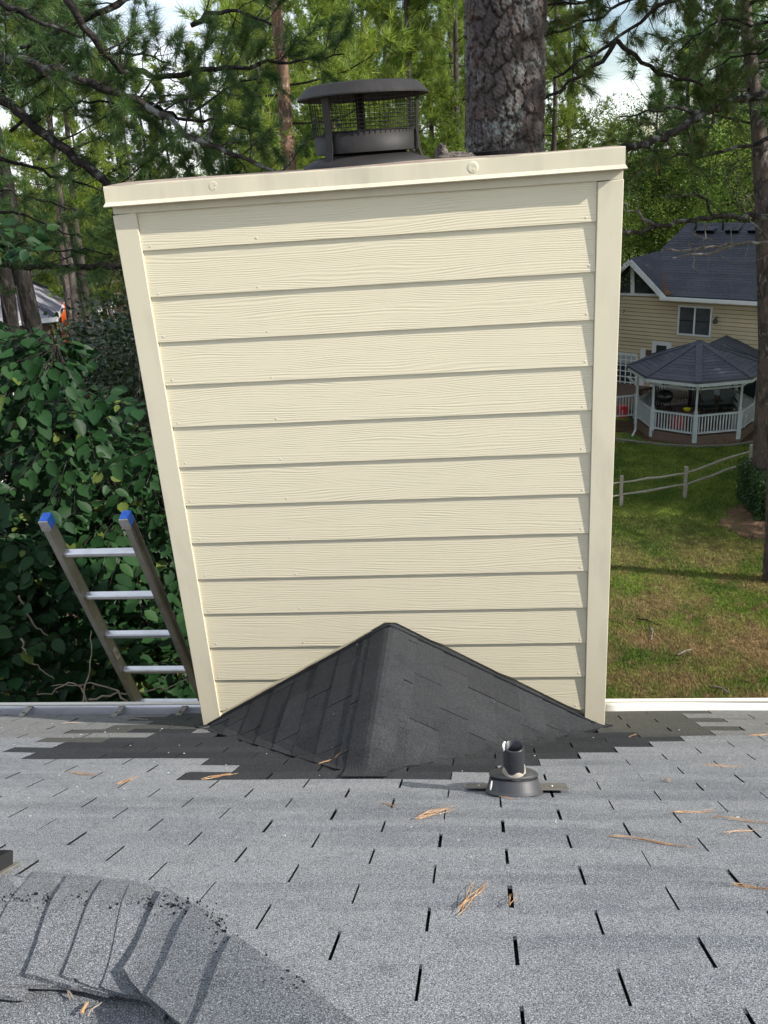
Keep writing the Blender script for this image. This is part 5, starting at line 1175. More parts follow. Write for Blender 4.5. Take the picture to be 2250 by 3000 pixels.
# ------------------------------------------------------------------ pines whose trunks are seen
path_pine([(812, 30), (813, 78), (827, 189), (832, 270), (837, 354), (845, 450), (852, 520)], 19, 36, 'pine with a sunlit reddish trunk left of the flue cap', 51, 10.5, 2.2, 3.3, dens=3.0, bark=mat('reddish_pine_bark', (.21, .125, .085), .95, .1, noise=[(7, (.10, .065, .05), .42, .62, (1, 1, .35)), (16, (.33, .25, .20), .52, .7, (1, 1, .4))], bump=[(11, 1.0, .06, (1, 1, .35))]))
path_pine([(24, 560), (62, 790), (85, 900), (105, 985)], 17.5, 44, 'stout dark pine trunk, right one of the pair at the left edge', 52, 9, 4.2, 3.0, fm=F_DEEP, bark=M_SHADEBARK)
path_pine([(6, 700), (22, 860), (34, 960)], 19, 38, 'thinner dark pine trunk at the very left edge', 53, 9, 4.4, 2.6, fm=F_DEEP, bark=M_SHADEBARK)
path_pine([(178, 640), (172, 560), (180, 700)], 30, 20, 'slim pine trunk lit by the sun at the left of the chimney top', 54, 9, 3.4, 3.0)
path_pine([(210, 800), (217, 860), (223, 930)], 25, 20, 'lichen grey pine trunk, left one of the close pair', 55, 9, 2.0, 2.6, bark=M_FARBARK)
path_pine([(243, 800), (249, 860), (255, 930)], 26, 21, 'lichen grey pine trunk, right one of the close pair', 56, 9, 2.0, 2.6, bark=M_FARBARK)
path_pine([(1336, 200), (1338, 330), (1340, 440)], 33, 16, 'slim pale pine trunk just left of the big trunk', 57, 11, 1.8, 2.8)
path_pine([(2152, 440), (2157, 560), (2150, 630)], 58, 24, 'pale pine trunk rising behind the tan house roof', 58, 14, 5, 3.0)
path_pine([(2185, 60), (2196, 150), (2208, 240), (2219, 330), (2228, 470), (2240, 650), (2246, 850), (2252, 1030), (2244, 1140), (2236, 1300), (2232, 1404)], 25.5, 46, 'dark pine trunk crossing the right edge in front of the gazebo', 59, 12, 2.2, 4.2, nd=22, dens=3.4, fm=F_DEEP)
path_pine([(2268, 1150), (2266, 1350), (2262, 1570)], 20.5, 34, 'near pine trunk cut off by the right edge beside the hedge', 60, 12, 5, 2.8, fm=F_DEEP)

# ------------------------------------------------------------------ the big pine right behind the chimney
TX, TY, TR_ = 1.600, 3.62, .268
big = thing('big_pine', 'massive pine trunk with plated bark close behind the chimney', 'pine tree', (TX, TY, GZ))
def axis_x(z): return TX+.012*(z-3), TY+.0*(z-3)
def bark_grid(z0, z1, nz_, na, seed, cw=.070, ch=.165):
    rs = np.random.default_rng(seed); a = np.linspace(0, 2*np.pi, na, endpoint=False); z = np.linspace(z0, z1, nz_)
    A, Z = np.meshgrid(a, z); s = A*TR_; Lc = 2*np.pi*TR_; ncx = int(round(Lc/cw)); cw = Lc/ncx; ncz = int((z1-z0)/ch)+3
    jx = rs.uniform(.1, .9, (ncz+2, ncx)); jz = rs.uniform(.1, .9, (ncz+2, ncx)); ht = rs.uniform(.35, 1.0, (ncz+2, ncx)); tone = rs.uniform(0, 1, (ncz+2, ncx))
    # warp so that plates are ragged
    sw = s+.010*np.sin(Z*31+A*5)+.006*np.sin(Z*67+A*17)+.004*np.sin(Z*140-A*31); zw = Z+.016*np.sin(A*13+Z*9)+.010*np.sin(A*29-Z*23)+.005*np.sin(A*61+Z*80)
    ci = np.floor(sw/cw).astype(int); cj = np.floor((zw-z0)/ch).astype(int)+1
    d1 = np.full(A.shape, 9.); d2 = np.full(A.shape, 9.); h1 = np.zeros(A.shape); t1 = np.zeros(A.shape); rz = np.zeros(A.shape)
    for dj in (-1, 0, 1):
        for di in (-1, 0, 1):
            J = np.clip(cj+dj, 0, ncz+1); I = (ci+di) % ncx
            px_ = (ci+di+jx[J, I])*cw; pz = z0+(J-1+jz[J, I])*ch
            d = np.hypot((sw-px_)/cw, (zw-pz)/ch*1.0); new = d < d1
            d2 = np.where(new, d1, np.minimum(d2, d)); h1 = np.where(new, ht[J, I], h1); t1 = np.where(new, tone[J, I], t1); rz = np.where(new, (zw-pz)/ch, rz); d1 = np.where(new, d, d1)
    e = np.clip((d2-d1-.02)/.20, 0, 1); e = e*e*(3-2*e)
    prof = e*(.014+.020*h1)-.012*rz*e+.0022*np.sin(Z*210+A*40+8*h1)*e+.0018*np.sin(sw*900+3*np.sin(Z*40))*e
    big_ = .012*np.sin(A*3+Z*.6)+.008*np.sin(A*5-Z*1.1)
    rad = TR_*(1-.012*(Z-3))+big_+prof-.014
    cx_, cy_ = axis_x(Z)
    V = np.stack([cx_+rad*np.cos(A), cy_+rad*np.sin(A), Z], -1).reshape(-1, 3)
    F = np.array([(j*na+i, j*na+(i+1) % na, (j+1)*na+(i+1) % na, (j+1)*na+i) for j in range(nz_-1) for i in range(na)], np.int32)
    return V, F, t1.ravel()*.85+.15*rs.uniform(0, 1, t1.size)
def bark_plate_mat():
    m = bpy.data.materials.new('plated_pine_bark'); m.use_nodes = True; t = m.node_tree; N = t.nodes; L = t.links; b = N['Principled BSDF']; b.inputs['Roughness'].default_value = .95; b.inputs['Specular IOR Level'].default_value = .1
    at_ = N.new('ShaderNodeAttribute'); at_.attribute_name = 'plate'; geo = N.new('ShaderNodeNewGeometry')
    cr = N.new('ShaderNodeValToRGB'); e = cr.color_ramp.elements; e[0].position = 0; e[0].color = (.062, .050, .048, 1); e[1].position = 1; e[1].color = (.135, .115, .108, 1); q = e.new(.5); q.color = (.092, .076, .072, 1)
    L.new(at_.outputs['Fac'], cr.inputs[0])
    def noise(s, lo, hi, st=None):
        x = N.new('ShaderNodeTexNoise'); x.inputs['Scale'].default_value = s; x.inputs['Detail'].default_value = 5
        if st: mp = N.new('ShaderNodeMapping'); mp.inputs['Scale'].default_value = st; L.new(geo.outputs['Position'], mp.inputs[0]); L.new(mp.outputs[0], x.inputs['Vector'])
        else: L.new(geo.outputs['Position'], x.inputs['Vector'])
        r = N.new('ShaderNodeMapRange'); r.inputs[1].default_value = lo; r.inputs[2].default_value = hi; L.new(x.outputs[0], r.inputs[0]); return r.outputs[0]
    m1 = N.new('ShaderNodeMixRGB'); m1.inputs[2].default_value = (.23, .25, .235, 1); mm = N.new('ShaderNodeMath'); mm.operation = 'MULTIPLY'; L.new(noise(3.2, .50, .60), mm.inputs[0]); L.new(noise(26, .44, .58), mm.inputs[1]); L.new(mm.outputs[0], m1.inputs[0]); L.new(cr.outputs[0], m1.inputs[1])
    m2 = N.new('ShaderNodeMixRGB'); m2.inputs[2].default_value = (.115, .062, .044, 1); L.new(noise(4.5, .62, .72), m2.inputs[0]); L.new(m1.outputs[0], m2.inputs[1])
    m3 = N.new('ShaderNodeMixRGB'); m3.inputs[2].default_value = (.030, .025, .023, 1); L.new(noise(70, .52, .7, (1, 1, .3)), m3.inputs[0]); L.new(m2.outputs[0], m3.inputs[1]); L.new(m3.outputs[0], b.inputs['Base Color'])
    x = N.new('ShaderNodeTexNoise'); x.inputs['Scale'].default_value = 110; x.inputs['Detail'].default_value = 5; L.new(geo.outputs['Position'], x.inputs['Vector'])
    bp = N.new('ShaderNodeBump'); bp.inputs['Strength'].default_value = .8; bp.inputs['Distance'].default_value = .006; L.new(x.outputs[0], bp.inputs['Height']); L.new(bp.outputs[0], b.inputs['Normal']); return m
M_PLATE = bark_plate_mat()
V, F, tn = bark_grid(2.0, 4.1, 330, 300, 5); raw_mesh('trunk', V, F, M_PLATE, big, smooth=False, attr=('plate', tn))
m = MB(); m.tube([(TX-.05, TY, GZ-.1), (TX-.03, TY, -6), (TX-.012, TY, 2.02)], [.42, .32, .272], 28); m.build('lower_trunk', M_BARK, big, smooth=True)
tz = np.linspace(4.08, 20, 14); m = MB(); m.tube([(axis_x(z)[0]+.1*math.sin(z*.3)*(z > 5), TY, z) for z in tz], list(np.linspace(.262, .05, 14)), 20); m.build('upper_trunk', M_BARK, big, smooth=True)
rs = np.random.default_rng(77); C = []; A = []
for i in range(26):
    z = 9+11*i/26; az = i*2.399; ln = 3.4*(1-.6*i/26)*rs.uniform(.6, 1.1); d = np.array([math.cos(az), math.sin(az), .1+.5*i/26]); d /= np.linalg.norm(d); p = np.array([axis_x(z)[0], TY, z]); pts = [p]
    for q in range(5): d = norm(d+rs.normal(0, .1, 3)); p = p+d*ln/5; pts.append(p)
    m = MB(); m.tube(pts, list(np.linspace(.06, .012, 6)), 6); m.build('limb', M_LIMB, big, smooth=True)
    for q in range(2, 6):
        for w_ in range(9): off = norm(rs.normal(size=3)+d); C.append(pts[q]+off*rs.uniform(.1, .7)); A.append(off)
V = tufts(np.array(C), np.array(A), 26, .2, .010, .6); raw_mesh('crown', V, tri_faces(V), F_NEAR, big, 'stuff')

# ------------------------------------------------------------------ near pines at both sides: limbs reach into the view
def resample(P, n):
    P = np.array(P); d = np.r_[0, np.cumsum(np.linalg.norm(np.diff(P, axis=0), axis=1))]; t = np.linspace(0, d[-1], n)
    Q = np.stack([np.interp(t, d, P[:, k]) for k in range(3)], -1)
    for _ in range(2): Q[1:-1] = (Q[:-2]+2*Q[1:-1]+Q[2:])/4
    return Q
def near_limb(root, px, r0, r1, seed, bark, C, A, twigs=9, tl=(.25, .7), up=.35, start=None, tuft=True, wig=.012, leaf_from=.15, name='limb', per=(3, 6)):
    rs = np.random.default_rng(seed); P = ([np.array(start, float)] if start is not None else [])+[at(u, v, d) for u, v, d in px]
    L_ = sum(np.linalg.norm(P[i+1]-P[i]) for i in range(len(P)-1)); n = max(8, int(L_/.09)); Q = resample(P, n); Q[1:-1] += rs.normal(0, wig, (n-2, 3))
    m = MB(); rr = np.linspace(r0, r1, n)*(1+rs.normal(0, .07, n)); m.tube(list(Q), list(rr), 8); lo = m.build(name, bark, root, smooth=True)
    tw = MB(); nt_ = int(L_*twigs)
    for i in range(nt_):
        t = leaf_from+(1-leaf_from)*(i+rs.uniform(0, 1))/nt_; j = min(int(t*(n-1)), n-2); p = Q[j]; d = norm(Q[j+1]-Q[j])
        side = norm(np.cross(d, rs.normal(size=3))); dr = norm(d*rs.uniform(.1, .9)+side*rs.uniform(.5, 1.1)+np.array([0, 0, up*rs.uniform(-.4, 1.4)])); ln = rs.uniform(*tl); pts = [p]
        for q in range(4): dr = norm(dr+rs.normal(0, .16, 3)+np.array([0, 0, .07])); pts.append(pts[-1]+dr*ln/4)
        tw.tube(pts, [max(.0035, min(r1*.6, .008))*f for f in (1, .85, .7, .55, .4)], 4, False)
        if tuft:
            k = rs.integers(*per)
            for e in range(k):
                f = 1-e/k*.62; q = min(int(f*4), 3); g_ = f*4-q; c = pts[q]*(1-g_)+pts[q+1]*g_; C.append(c); A.append(norm(dr*1.2+rs.normal(0, .35, 3)))
        elif rs.uniform() < .5:
            s_ = pts[2]; e_ = norm(rs.normal(size=3)+dr); tw.tube([s_, s_+e_*ln*.25, s_+e_*ln*.45+np.array([0, 0, -.03])], [.004, .003, .0015], 4, False)
    if nt_: tw.build('twigs', bark, lo, smooth=True, kind='stuff')
    return lo
lp = thing('pine_tree', 'near pine just off the left edge whose dark limbs reach across the upper left', 'pine tree', (-4.3, 4.7, GZ))
m = MB(); m.tube([(-4.3, 4.7, GZ-.1), (-4.35, 4.75, -2), (-4.4, 4.8, 4), (-4.3, 4.9, 12)], [.26, .22, .18, .07], 16); m.build('trunk', M_BARK, lp, smooth=True)
C = []; A = []
T_ = lambda z: (-4.38, 4.8, z)
near_limb(lp, [(0, 166, 8.6), (150, 198, 8.3), (300, 258, 8.1), (440, 312, 7.9), (560, 402, 7.8), (650, 442, 7.8), (760, 482, 7.9), (870, 520, 8.1)], .062, .014, 101, M_LICHEN, C, A, 11, (.25, .75), .45, T_(3.7), leaf_from=.25)
near_limb(lp, [(-60, 240, 9.0), (0, 286, 8.8), (60, 335, 8.6), (150, 408, 8.4), (250, 486, 8.3), (330, 546, 8.2), (440, 630, 8.2)], .062, .030, 102, M_LIMB, C, A, 5, (.3, .8), .1, T_(3.5), leaf_from=.2)
near_limb(lp, [(150, -130, 7.8), (204, 0, 7.6), (235, 60, 7.6), (270, 122, 7.6), (325, 180, 7.7), (400, 240, 7.9)], .042, .014, 103, M_LIMB, C, A, 7, (.2, .5), .1, leaf_from=.45)
near_limb(lp, [(420, -40, 9.2), (375, -8, 9.2), (310, 28, 9.2), (240, 62, 9.2), (150, 105, 9.3), (60, 140, 9.5)], .035, .014, 104, M_LIMB, C, A, 8, (.25, .6), .1)
near_limb(lp, [(330, 205, 8.8), (475, 222, 8.6), (600, 206, 8.5), (720, 194, 8.4), (850, 180, 8.4), (1010, 158, 8.4)], .030, .007, 105, M_LIMB, C, A, 13, (.2, .55), .5, per=(4, 7))
near_limb(lp, [(-80, -30, 8.6), (0, 6, 8.4), (60, 38, 8.2), (140, 72, 8.1), (240, 110, 8.1)], .034, .010, 106, M_LIMB, C, A, 10, (.2, .6), .3)
near_limb(lp, [(-40, 300, 9.6), (10, 276, 9.5), (80, 245, 9.3), (150, 205, 9.1), (230, 190, 9)], .020, .008, 107, M_LIMB, C, A, 12, (.2, .5), .4)
near_limb(lp, [(30, 385, 9.2), (100, 335, 9.0), (220, 310, 8.8), (310, 290, 8.7), (390, 325, 8.6), (480, 330, 8.6)], .016, .006, 108, M_LIMB, C, A, 10, (.2, .5), .2)
near_limb(lp, [(-60, 150, 10), (60, 165, 9.8), (180, 160, 9.6), (300, 170, 9.4), (420, 160, 9.3), (500, 185, 9.2)], .03, .008, 109, M_LIMB, C, A, 17, (.25, .65), .4, per=(4, 7))
near_limb(lp, [(440, 305, 8.0), (520, 350, 8.3), (620, 350, 8.6), (720, 380, 8.8), (800, 400, 9.0)], .018, .006, 110, M_LIMB, C, A, 14, (.2, .6), .3)
near_limb(lp, [(-50, 480, 9.5), (60, 470, 9.3), (170, 520, 9.2), (260, 540, 9.1), (330, 580, 9.0)], .02, .006, 111, M_LIMB, C, A, 7, (.2, .6), .2)
near_limb(lp, [(-60, 640, 10.5), (40, 610, 10.2), (130, 660, 10), (220, 690, 10)], .02, .006, 112, M_LIMB, C, A, 6, (.25, .6), .2)
near_limb(lp, [(560, 75, 9.6), (640, 30, 9.5), (700, 28, 9.4), (760, 55, 9.3), (795, 72, 9.2)], .024, .010, 113, M_LIMB, C, A, 9, (.2, .5), .2)
near_limb(lp, [(560, 330, 10), (620, 290, 10), (700, 235, 10), (800, 215, 10)], .016, .006, 114, M_LIMB, C, A, 10, (.2, .5), .2)
V = tufts(np.array(C), np.array(A), 50, .165, .0040, .60, .14); raw_mesh('needles', V, tri_faces(V), F_NEAR, lp, 'stuff')
lt = thing('pine_tree', 'pine with a level bare limb crossing just below the left dark crowns', 'pine tree', (-7.5, 9.4, GZ))
m = MB(); m.tube([(-7.5, 9.4, GZ-.1), (-7.6, 9.5, 0), (-7.5, 9.6, 10)], [.24, .2, .1], 14); m.build('trunk', M_BARK, lt, smooth=True); C = []; A = []
near_limb(lt, [(-40, 770, 13), (60, 782, 12.8), (130, 776, 12.6), (230, 784, 12.4), (360, 780, 12.2), (480, 770, 12)], .060, .035, 121, M_LIMB, C, A, 5, (.3, .8), .5, (-7.55, 9.5, .6))
near_limb(lt, [(-60, 690, 13), (60, 720, 12.6), (160, 735, 12.4), (250, 730, 12.3), (330, 745, 12.2)], .03, .008, 122, M_LIMB, C, A, 10, (.3, .9), .3, (-7.55, 9.5, 1.2))
near_limb(lt, [(-60, 560, 13), (40, 560, 12.6), (120, 590, 12.4), (230, 620, 12.3), (300, 640, 12.2)], .03, .008, 123, M_LIMB, C, A, 9, (.3, .9), .3, (-7.55, 9.5, 2.2))
V = tufts(np.array(C), np.array(A), 34, .19, .007, .6, .12); raw_mesh('needles', V, tri_faces(V), F_NEAR, lt, 'stuff')

rp = thing('pine_tree', 'near pine just off the right edge whose lichened limbs cross in front of the wood', 'pine tree', (5.9, 6.1, GZ))
m = MB(); m.tube([(5.9, 6.1, GZ-.1), (5.85, 6.1, -2), (5.8, 6.15, 4), (5.7, 6.2, 13)], [.26, .22, .17, .06], 16); m.build('trunk', M_BARK, rp, smooth=True)
C = []; A = []; C2 = []; A2 = []; tR = lambda z: (5.83, 6.12, z)
near_limb(rp, [(2250, 270, 10.2), (2188, 287, 9.9), (2148, 295, 9.7), (2070, 325, 9.4), (2030, 353, 9.2), (1992, 377, 9.0), (1933, 407, 8.8), (1882, 427, 8.6), (1838, 431, 8.5), (1760, 440, 8.3)], .058, .026, 131, M_LICHEN, C, A, 5, (.2, .6), -.2, tR(3.9), leaf_from=.5)
near_limb(rp, [(2050, 333, 9.3), (2015, 311, 9.2), (1953, 306, 9.0), (1910, 325, 8.9), (1874, 341, 8.8), (1815, 341, 8.7)], .022, .006, 132, M_LICHEN, C, A, 9, (.15, .5), .0, leaf_from=.35, per=(1, 3))
near_limb(rp, [(2250, 410, 10), (2188, 427, 9.8), (2109, 442, 9.6), (2031, 456, 9.4), (1964, 464, 9.2), (1902, 450, 9.0)], .030, .010, 133, M_LICHEN, C, A, 6, (.2, .6), -.1, tR(2.7), leaf_from=.4, per=(1, 3))
near_limb(rp, [(2250, 630, 9.6), (2150, 636, 9.4), (2060, 640, 9.2), (2006, 645, 9.0), (1918, 660, 8.8), (1834, 682, 8.5), (1780, 690, 8.4)], .040, .014, 134, M_LICHEN, C2, A2, 3, (.15, .5), .1, tR(1.4), tuft=False)
near_limb(rp, [(1918, 660, 8.8), (1871, 625, 8.7), (1835, 608, 8.6), (1815, 590, 8.6)], .018, .006, 135, M_DEADLIMB, C2, A2, 6, (.15, .45), .2, tuft=False)
near_limb(rp, [(2250, 706, 9.4), (2160, 712, 9.2), (2100, 722, 9.0), (2060, 727, 8.9), (2010, 735, 8.8), (1938, 733, 8.6)], .024, .008, 136, M_DEADLIMB, C2, A2, 4, (.15, .45), .3, tR(1.0), tuft=False)
near_limb(rp, [(2160, 716, 9.2), (2080, 735, 9.0), (2010, 752, 8.8), (1972, 756, 8.7)], .016, .006, 137, M_DEADLIMB, C2, A2, 5, (.12, .35), .2, tuft=False)
near_limb(rp, [(2089, 638, 9.3), (2084, 608, 9.3), (2075, 577, 9.2), (2046, 561, 9.1), (2013, 566, 9.0), (1968, 581, 8.9), (1935, 575, 8.8)], .014, .005, 138, M_LICHEN, C2, A2, 4, (.15, .4), .1, tuft=False)
near_limb(rp, [(2060, 727, 8.9), (2067, 706, 8.9), (2072, 690, 8.9), (2062, 668, 8.9), (2070, 650, 8.9)], .012, .004, 139, M_DEADLIMB, C2, A2, 9, (.12, .3), .1, tuft=False)
near_limb(rp, [(2036, 656, 9.0), (2033, 700, 9.0), (2032, 735, 9.0), (2036, 780, 9.0), (2042, 802, 9.0)], .009, .005, 140, M_DEADLIMB, C2, A2, 3, (.05, .15), 0, tuft=False)
near_limb(rp, [(2030, -60, 9.0), (1968, 0, 8.9), (1900, 44, 8.8), (1855, 70, 8.8), (1812, 108, 8.7), (1804, 118, 8.7), (1757, 146, 8.7), (1680, 190, 8.6), (1620, 230, 8.6)], .040, .010, 141, M_LIMB, C, A, 8, (.12, .35), .3, tR(5.6), leaf_from=.5, per=(2, 4))
near_limb(rp, [(1806, 116, 8.7), (1788, 157, 8.7), (1749, 197, 8.6), (1678, 236, 8.6), (1600, 287, 8.5), (1540, 320, 8.5)], .022, .010, 142, M_LIMB, C, A, 6, (.12, .4), .2, leaf_from=.2, per=(2, 4))
near_limb(rp, [(1810, 120, 8.7), (1870, 173, 8.8), (1913, 200, 8.9), (1968, 224, 9.0), (2060, 250, 9.2)], .020, .012, 143, M_LIMB, C2, A2, 2, (.1, .3), .2, tuft=False)
near_limb(rp, [(1930, -50, 9.2), (1860, -4, 9.1), (1780, 40, 9.0), (1720, 62, 9.0), (1640, 90, 8.9), (1590, 110, 8.9)], .030, .010, 144, M_LIMB, C, A, 17, (.15, .5), .5, tR(5.9), per=(4, 7))
near_limb(rp, [(1900, -90, 9.4), (1800, -40, 9.3), (1700, 10, 9.2), (1600, 15, 9.1)], .03, .010, 145, M_LIMB, C, A, 14, (.15, .5), .3, tR(6.2), per=(4, 6))
near_limb(rp, [(2300, 60, 10), (2200, 75, 9.9), (2120, 50, 9.7), (2040, 95, 9.5), (1990, 150, 9.4)], .028, .008, 146, M_LIMB, C, A, 14, (.2, .55), .1, tR(4.9), per=(3, 6))
near_limb(rp, [(2250, 150, 9.8), (2170, 160, 9.7), (2090, 190, 9.6), (2040, 250, 9.5), (2010, 290, 9.4)], .024, .006, 147, M_LIMB, C, A, 12, (.2, .5), -.1, tR(4.4), per=(3, 6))
near_limb(rp, [(2110, 40, 9.6), (2100, 90, 9.6), (2095, 130, 9.6), (2088, 160, 9.6)], .012, .005, 148, M_DEADLIMB, C, A, 6, (.15, .3), -.2)
V = tufts(np.array(C), np.array(A), 42, .155, .0042, .58, .15); raw_mesh('needles', V, tri_faces(V), foliage('yellowing_pine_needles', (.055, .10, .022), (.095, .145, .03), (.15, .19, .045), 1.6, .32, .45, .3, brown=((.27, .13, .05), .93)), rp, 'stuff')

# ------------------------------------------------------------------ clipped hedge at the right edge
hp = onz(2235, 1535, GZ); hd = thing('hedge', 'clipped dark green hedge at the right edge beside the pine trunks', 'hedge', hp)
n = 9000; f = rng.integers(0, 3, n); U = rng.uniform(-1, 1, (n, 2)); B = np.array([1.35, 1.0, .58]); P = np.empty((n, 3))
P[f == 0] = np.stack([U[f == 0][:, 0], -np.ones((f == 0).sum()), U[f == 0][:, 1]], -1); P[f == 1] = np.stack([-np.ones((f == 1).sum()), U[f == 1][:, 0], U[f == 1][:, 1]], -1); P[f == 2] = np.stack([U[f == 2][:, 0], U[f == 2][:, 1], np.ones((f == 2).sum())], -1)
P = P*B+rng.normal(0, .05, (n, 3)); P += np.array([hp[0]+1.25, hp[1]+1.1, GZ+.62])
V, F = leafcloud(P, .075, .4); raw_mesh('foliage', V, F, F_HEDGE, hd, 'stuff')
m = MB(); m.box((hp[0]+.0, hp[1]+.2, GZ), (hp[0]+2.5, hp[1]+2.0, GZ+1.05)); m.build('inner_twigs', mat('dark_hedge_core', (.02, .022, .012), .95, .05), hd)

# ------------------------------------------------------------------ broadleaf tree right below the eave at the left
xs = np.array([0, .22, .5, .8, 1.0]); ws = np.array([.0, .27, .33, .19, .0]); LT = []
for x_, w_ in zip(xs, ws): LT += [(x_, -w_, .05*(w_ > 0)-.16*x_*x_), (x_, 0, -.16*x_*x_-.03), (x_, w_, .05*(w_ > 0)-.16*x_*x_)]
LT = np.array(LT); LF = []
for i in range(4): LF += [(i*3, (i+1)*3, (i+1)*3+1, i*3+1), (i*3+1, (i+1)*3+1, (i+1)*3+2, i*3+2)]
LF = np.array(LF)
def bushy(label, base, nstem, region, drange, leafL, ntwig, name, nobj=0, seed=5, fm=None, per=11):
    rs = np.random.default_rng(seed); root = thing(name, label, 'tree', base); base = np.array(base, float)
    hub = base+np.array([0, 0, 2.0]); m = MB(); m.tube([base, base+np.array([.1, 0, 1.2]), hub], [.12, .09, .08], 10); m.build('trunk', M_LIMB, root, smooth=True)
    stems = []
    for i in range(nstem):
        u, v = rs.uniform(*region[0]), rs.uniform(*region[1]); e = at(u, v, rs.uniform(*drange)); mid = (hub+e)/2+np.array([0, 0, .5])+rs.normal(0, .3, 3); Q = resample([hub, mid, e], 14); stems.append(Q)
        m = MB(); m.tube(list(Q), list(np.linspace(.035, .006, 14)), 6); m.build('branch', M_LIMB, root, smooth=True)
    X0 = []; XD = []; XN = []; tw = MB()
    S = np.concatenate(stems)
    while len(X0) < ntwig*per:
        u, v = rs.uniform(*region[0]), rs.uniform(*region[1])
        if not region[2](u, v, rs): continue
        c = at(u, v, drange[0]+(drange[1]-drange[0])*rs.uniform(0, 1)**1.3); j = np.argmin(((S-c)**2).sum(1)); a = S[j]; d = c-a; L_ = np.linalg.norm(d)
        if L_ > .5: a = c-d/L_*.5+np.array([0, 0, .08]); L_ = .5
        d = norm(c-a); e = c+d*.15+np.array([0, 0, -.06]); Q = resample([a, (a+c)/2+rs.normal(0, .05, 3), c, e], 8); tw.tube(list(Q), list(np.linspace(.004, .0015, 8)), 4, False)
        for k in range(per):
            t = .25+.75*k/per; q = min(int(t*7), 6); p = Q[q]+(Q[q+1]-Q[q])*(t*7-q); sd = norm(np.cross(d, (0, 0, 1)))*(1 if k % 2 else -1)
            X0.append(p+sd*.02); XD.append(norm(sd*.8+d*.55+np.array([0, 0, -.35])+rs.normal(0, .25, 3))); XN.append(norm(np.array([.15, -.35, 1.0])+rs.normal(0, .38, 3)))
    tw.build('twigs', M_LIMB, root, smooth=True, kind='stuff')
    X0, XD, XN = map(np.array, (X0, XD, XN)); SD = norm(np.cross(XN, XD)); NN = np.cross(XD, SD); ln = leafL*rs.uniform(.42, 1.18, len(X0))
    if nobj:
        q = (X0-CAM)@RM.T; uu = 1125+FPX*q[:, 0]/q[:, 2]; vv = 1500-FPX*q[:, 1]/q[:, 2]; size = ln/q[:, 2]
        ok = (uu > 0) & (uu < 560) & (vv > 950) & (vv < 2050); order = np.argsort(np.where(ok, -size, 1)); pick = order[:nobj]; keep = np.ones(len(X0), bool); keep[pick] = False
        me = bpy.data.meshes.new('leaf'); me.from_pydata(LT.tolist(), [], LF.tolist()); me.materials.append(fm); me.polygons.foreach_set('use_smooth', [True]*len(LF)); me.update()
        for i in pick:
            o = bpy.data.objects.new('leaf', me); COL.objects.link(o); o.parent = root; M = np.eye(4); M[:3, 0] = XD[i]*ln[i]; M[:3, 1] = SD[i]*ln[i]; M[:3, 2] = NN[i]*ln[i]; M[:3, 3] = X0[i]-base; o.matrix_basis = Matrix(M.tolist())
        X0, XD, SD, NN, ln = X0[keep], XD[keep], SD[keep], NN[keep], ln[keep]
    V = X0[:, None]+(LT[None, :, 0:1]*XD[:, None]+LT[None, :, 1:2]*SD[:, None]+LT[None, :, 2:3]*NN[:, None])*ln[:, None, None]
    F = (np.arange(len(X0))[:, None, None]*len(LT)+LF[None]).reshape(-1, 4); raw_mesh('foliage', V.reshape(-1, 3), F, fm, root, 'stuff', True); return root
bushy('large leaved dark green tree filling the left side behind the ladder', (-2.4, 4.6, GZ), 22, ((-160, 640), (960, 2130), lambda u, v, rs: (v > 960+.9*max(0, u-60)+rs.normal(0, 50)) and not (1950 < v and rs.uniform() < .4)), (6.0, 9.2), .128, 900, 'broadleaf_tree', 290, 5, F_BUSH)
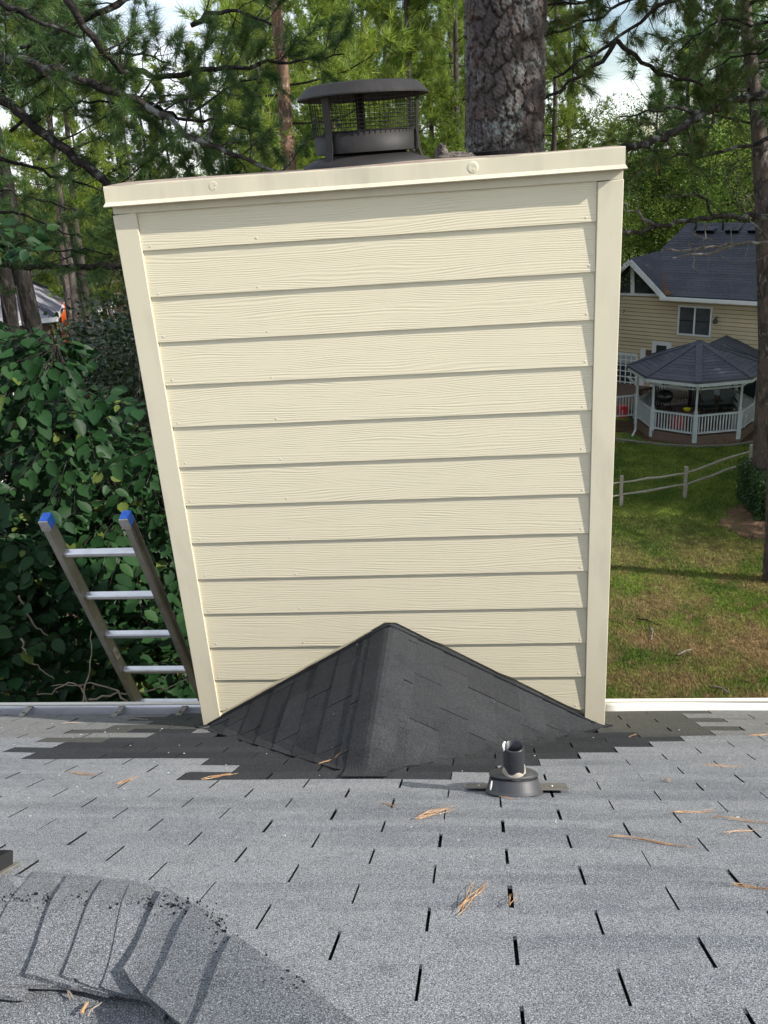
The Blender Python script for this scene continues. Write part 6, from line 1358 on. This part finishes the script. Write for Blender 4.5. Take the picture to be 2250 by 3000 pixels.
bushy('tree with large dark leaves hanging at the left edge beside the pine trunks', (-3.2, 3.4, GZ), 6, ((-140, 130), (640, 1010), lambda u, v, rs: (v < 745 and u < 90+rs.normal(0, 20)) or (v > 950 and u < 120)), (7.0, 8.6), .13, 34, 'broadleaf_tree', 0, 8, F_BUSH)
# fine leaved evergreen behind it
hb = thing('holly_tree', 'fine leaved glossy evergreen behind the ladder tree, left of the chimney', 'tree', (-2.2, 8.6, GZ)); b_ = np.array([-2.2, 8.6, GZ])
P = []; m = MB(); m.tube([b_, b_+np.array([0, 0, 3]), b_+np.array([.1, .1, 6.5])], [.10, .07, .02], 8); rs = np.random.default_rng(91)
for k in range(150):
    u, v = rs.uniform(90, 480), rs.uniform(905, 1500)
    if v < 905+.5*abs(u-330)*.8: continue
    c = at(u, v, rs.uniform(10.5, 13.5)); P.append(c+rs.normal(size=(130, 3))*np.array([.24, .24, .17]))
    if k % 3 == 0: m.tube([np.array([b_[0], b_[1], c[2]-1.0]), (c+np.array([b_[0], b_[1], c[2]]))/2, c], [.025, .015, .004], 5)
m.build('trunk', M_LIMB, hb, smooth=True); V, F = leafcloud(np.concatenate(P), .075, .6); raw_mesh('foliage', V, F, F_HOLLY, hb, 'stuff')
# bare twigs low down at the left behind the gutter
dt = thing('dead_sapling', 'bare pale forked twigs just above the gutter at the lower left', 'twigs', tuple(at(300, 2120, 5.8)))
for i, px in enumerate(([(290, 2140), (250, 2030), (225, 1990), (160, 2030), (110, 2035)], [(235, 2140), (250, 2010), (262, 1960), (268, 1850)], [(430, 2110), (380, 2060), (300, 2000), (150, 2010)], [(260, 2050), (350, 2030), (480, 2020), (560, 1985)], [(60, 1870), (90, 1940), (160, 1990)], [(55, 1745), (100, 1830), (180, 1900)])):
    P_ = [at(u, v, 5.75+.06*i) for u, v in px]; Q = resample(P_, 16); Q[1:-1] += rng.normal(0, .006, (14, 3)); m = MB(); m.tube(list(Q), list(np.linspace(.008, .0025, 16)), 5); m.build('stem', M_TWIGLIT, dt, smooth=True)
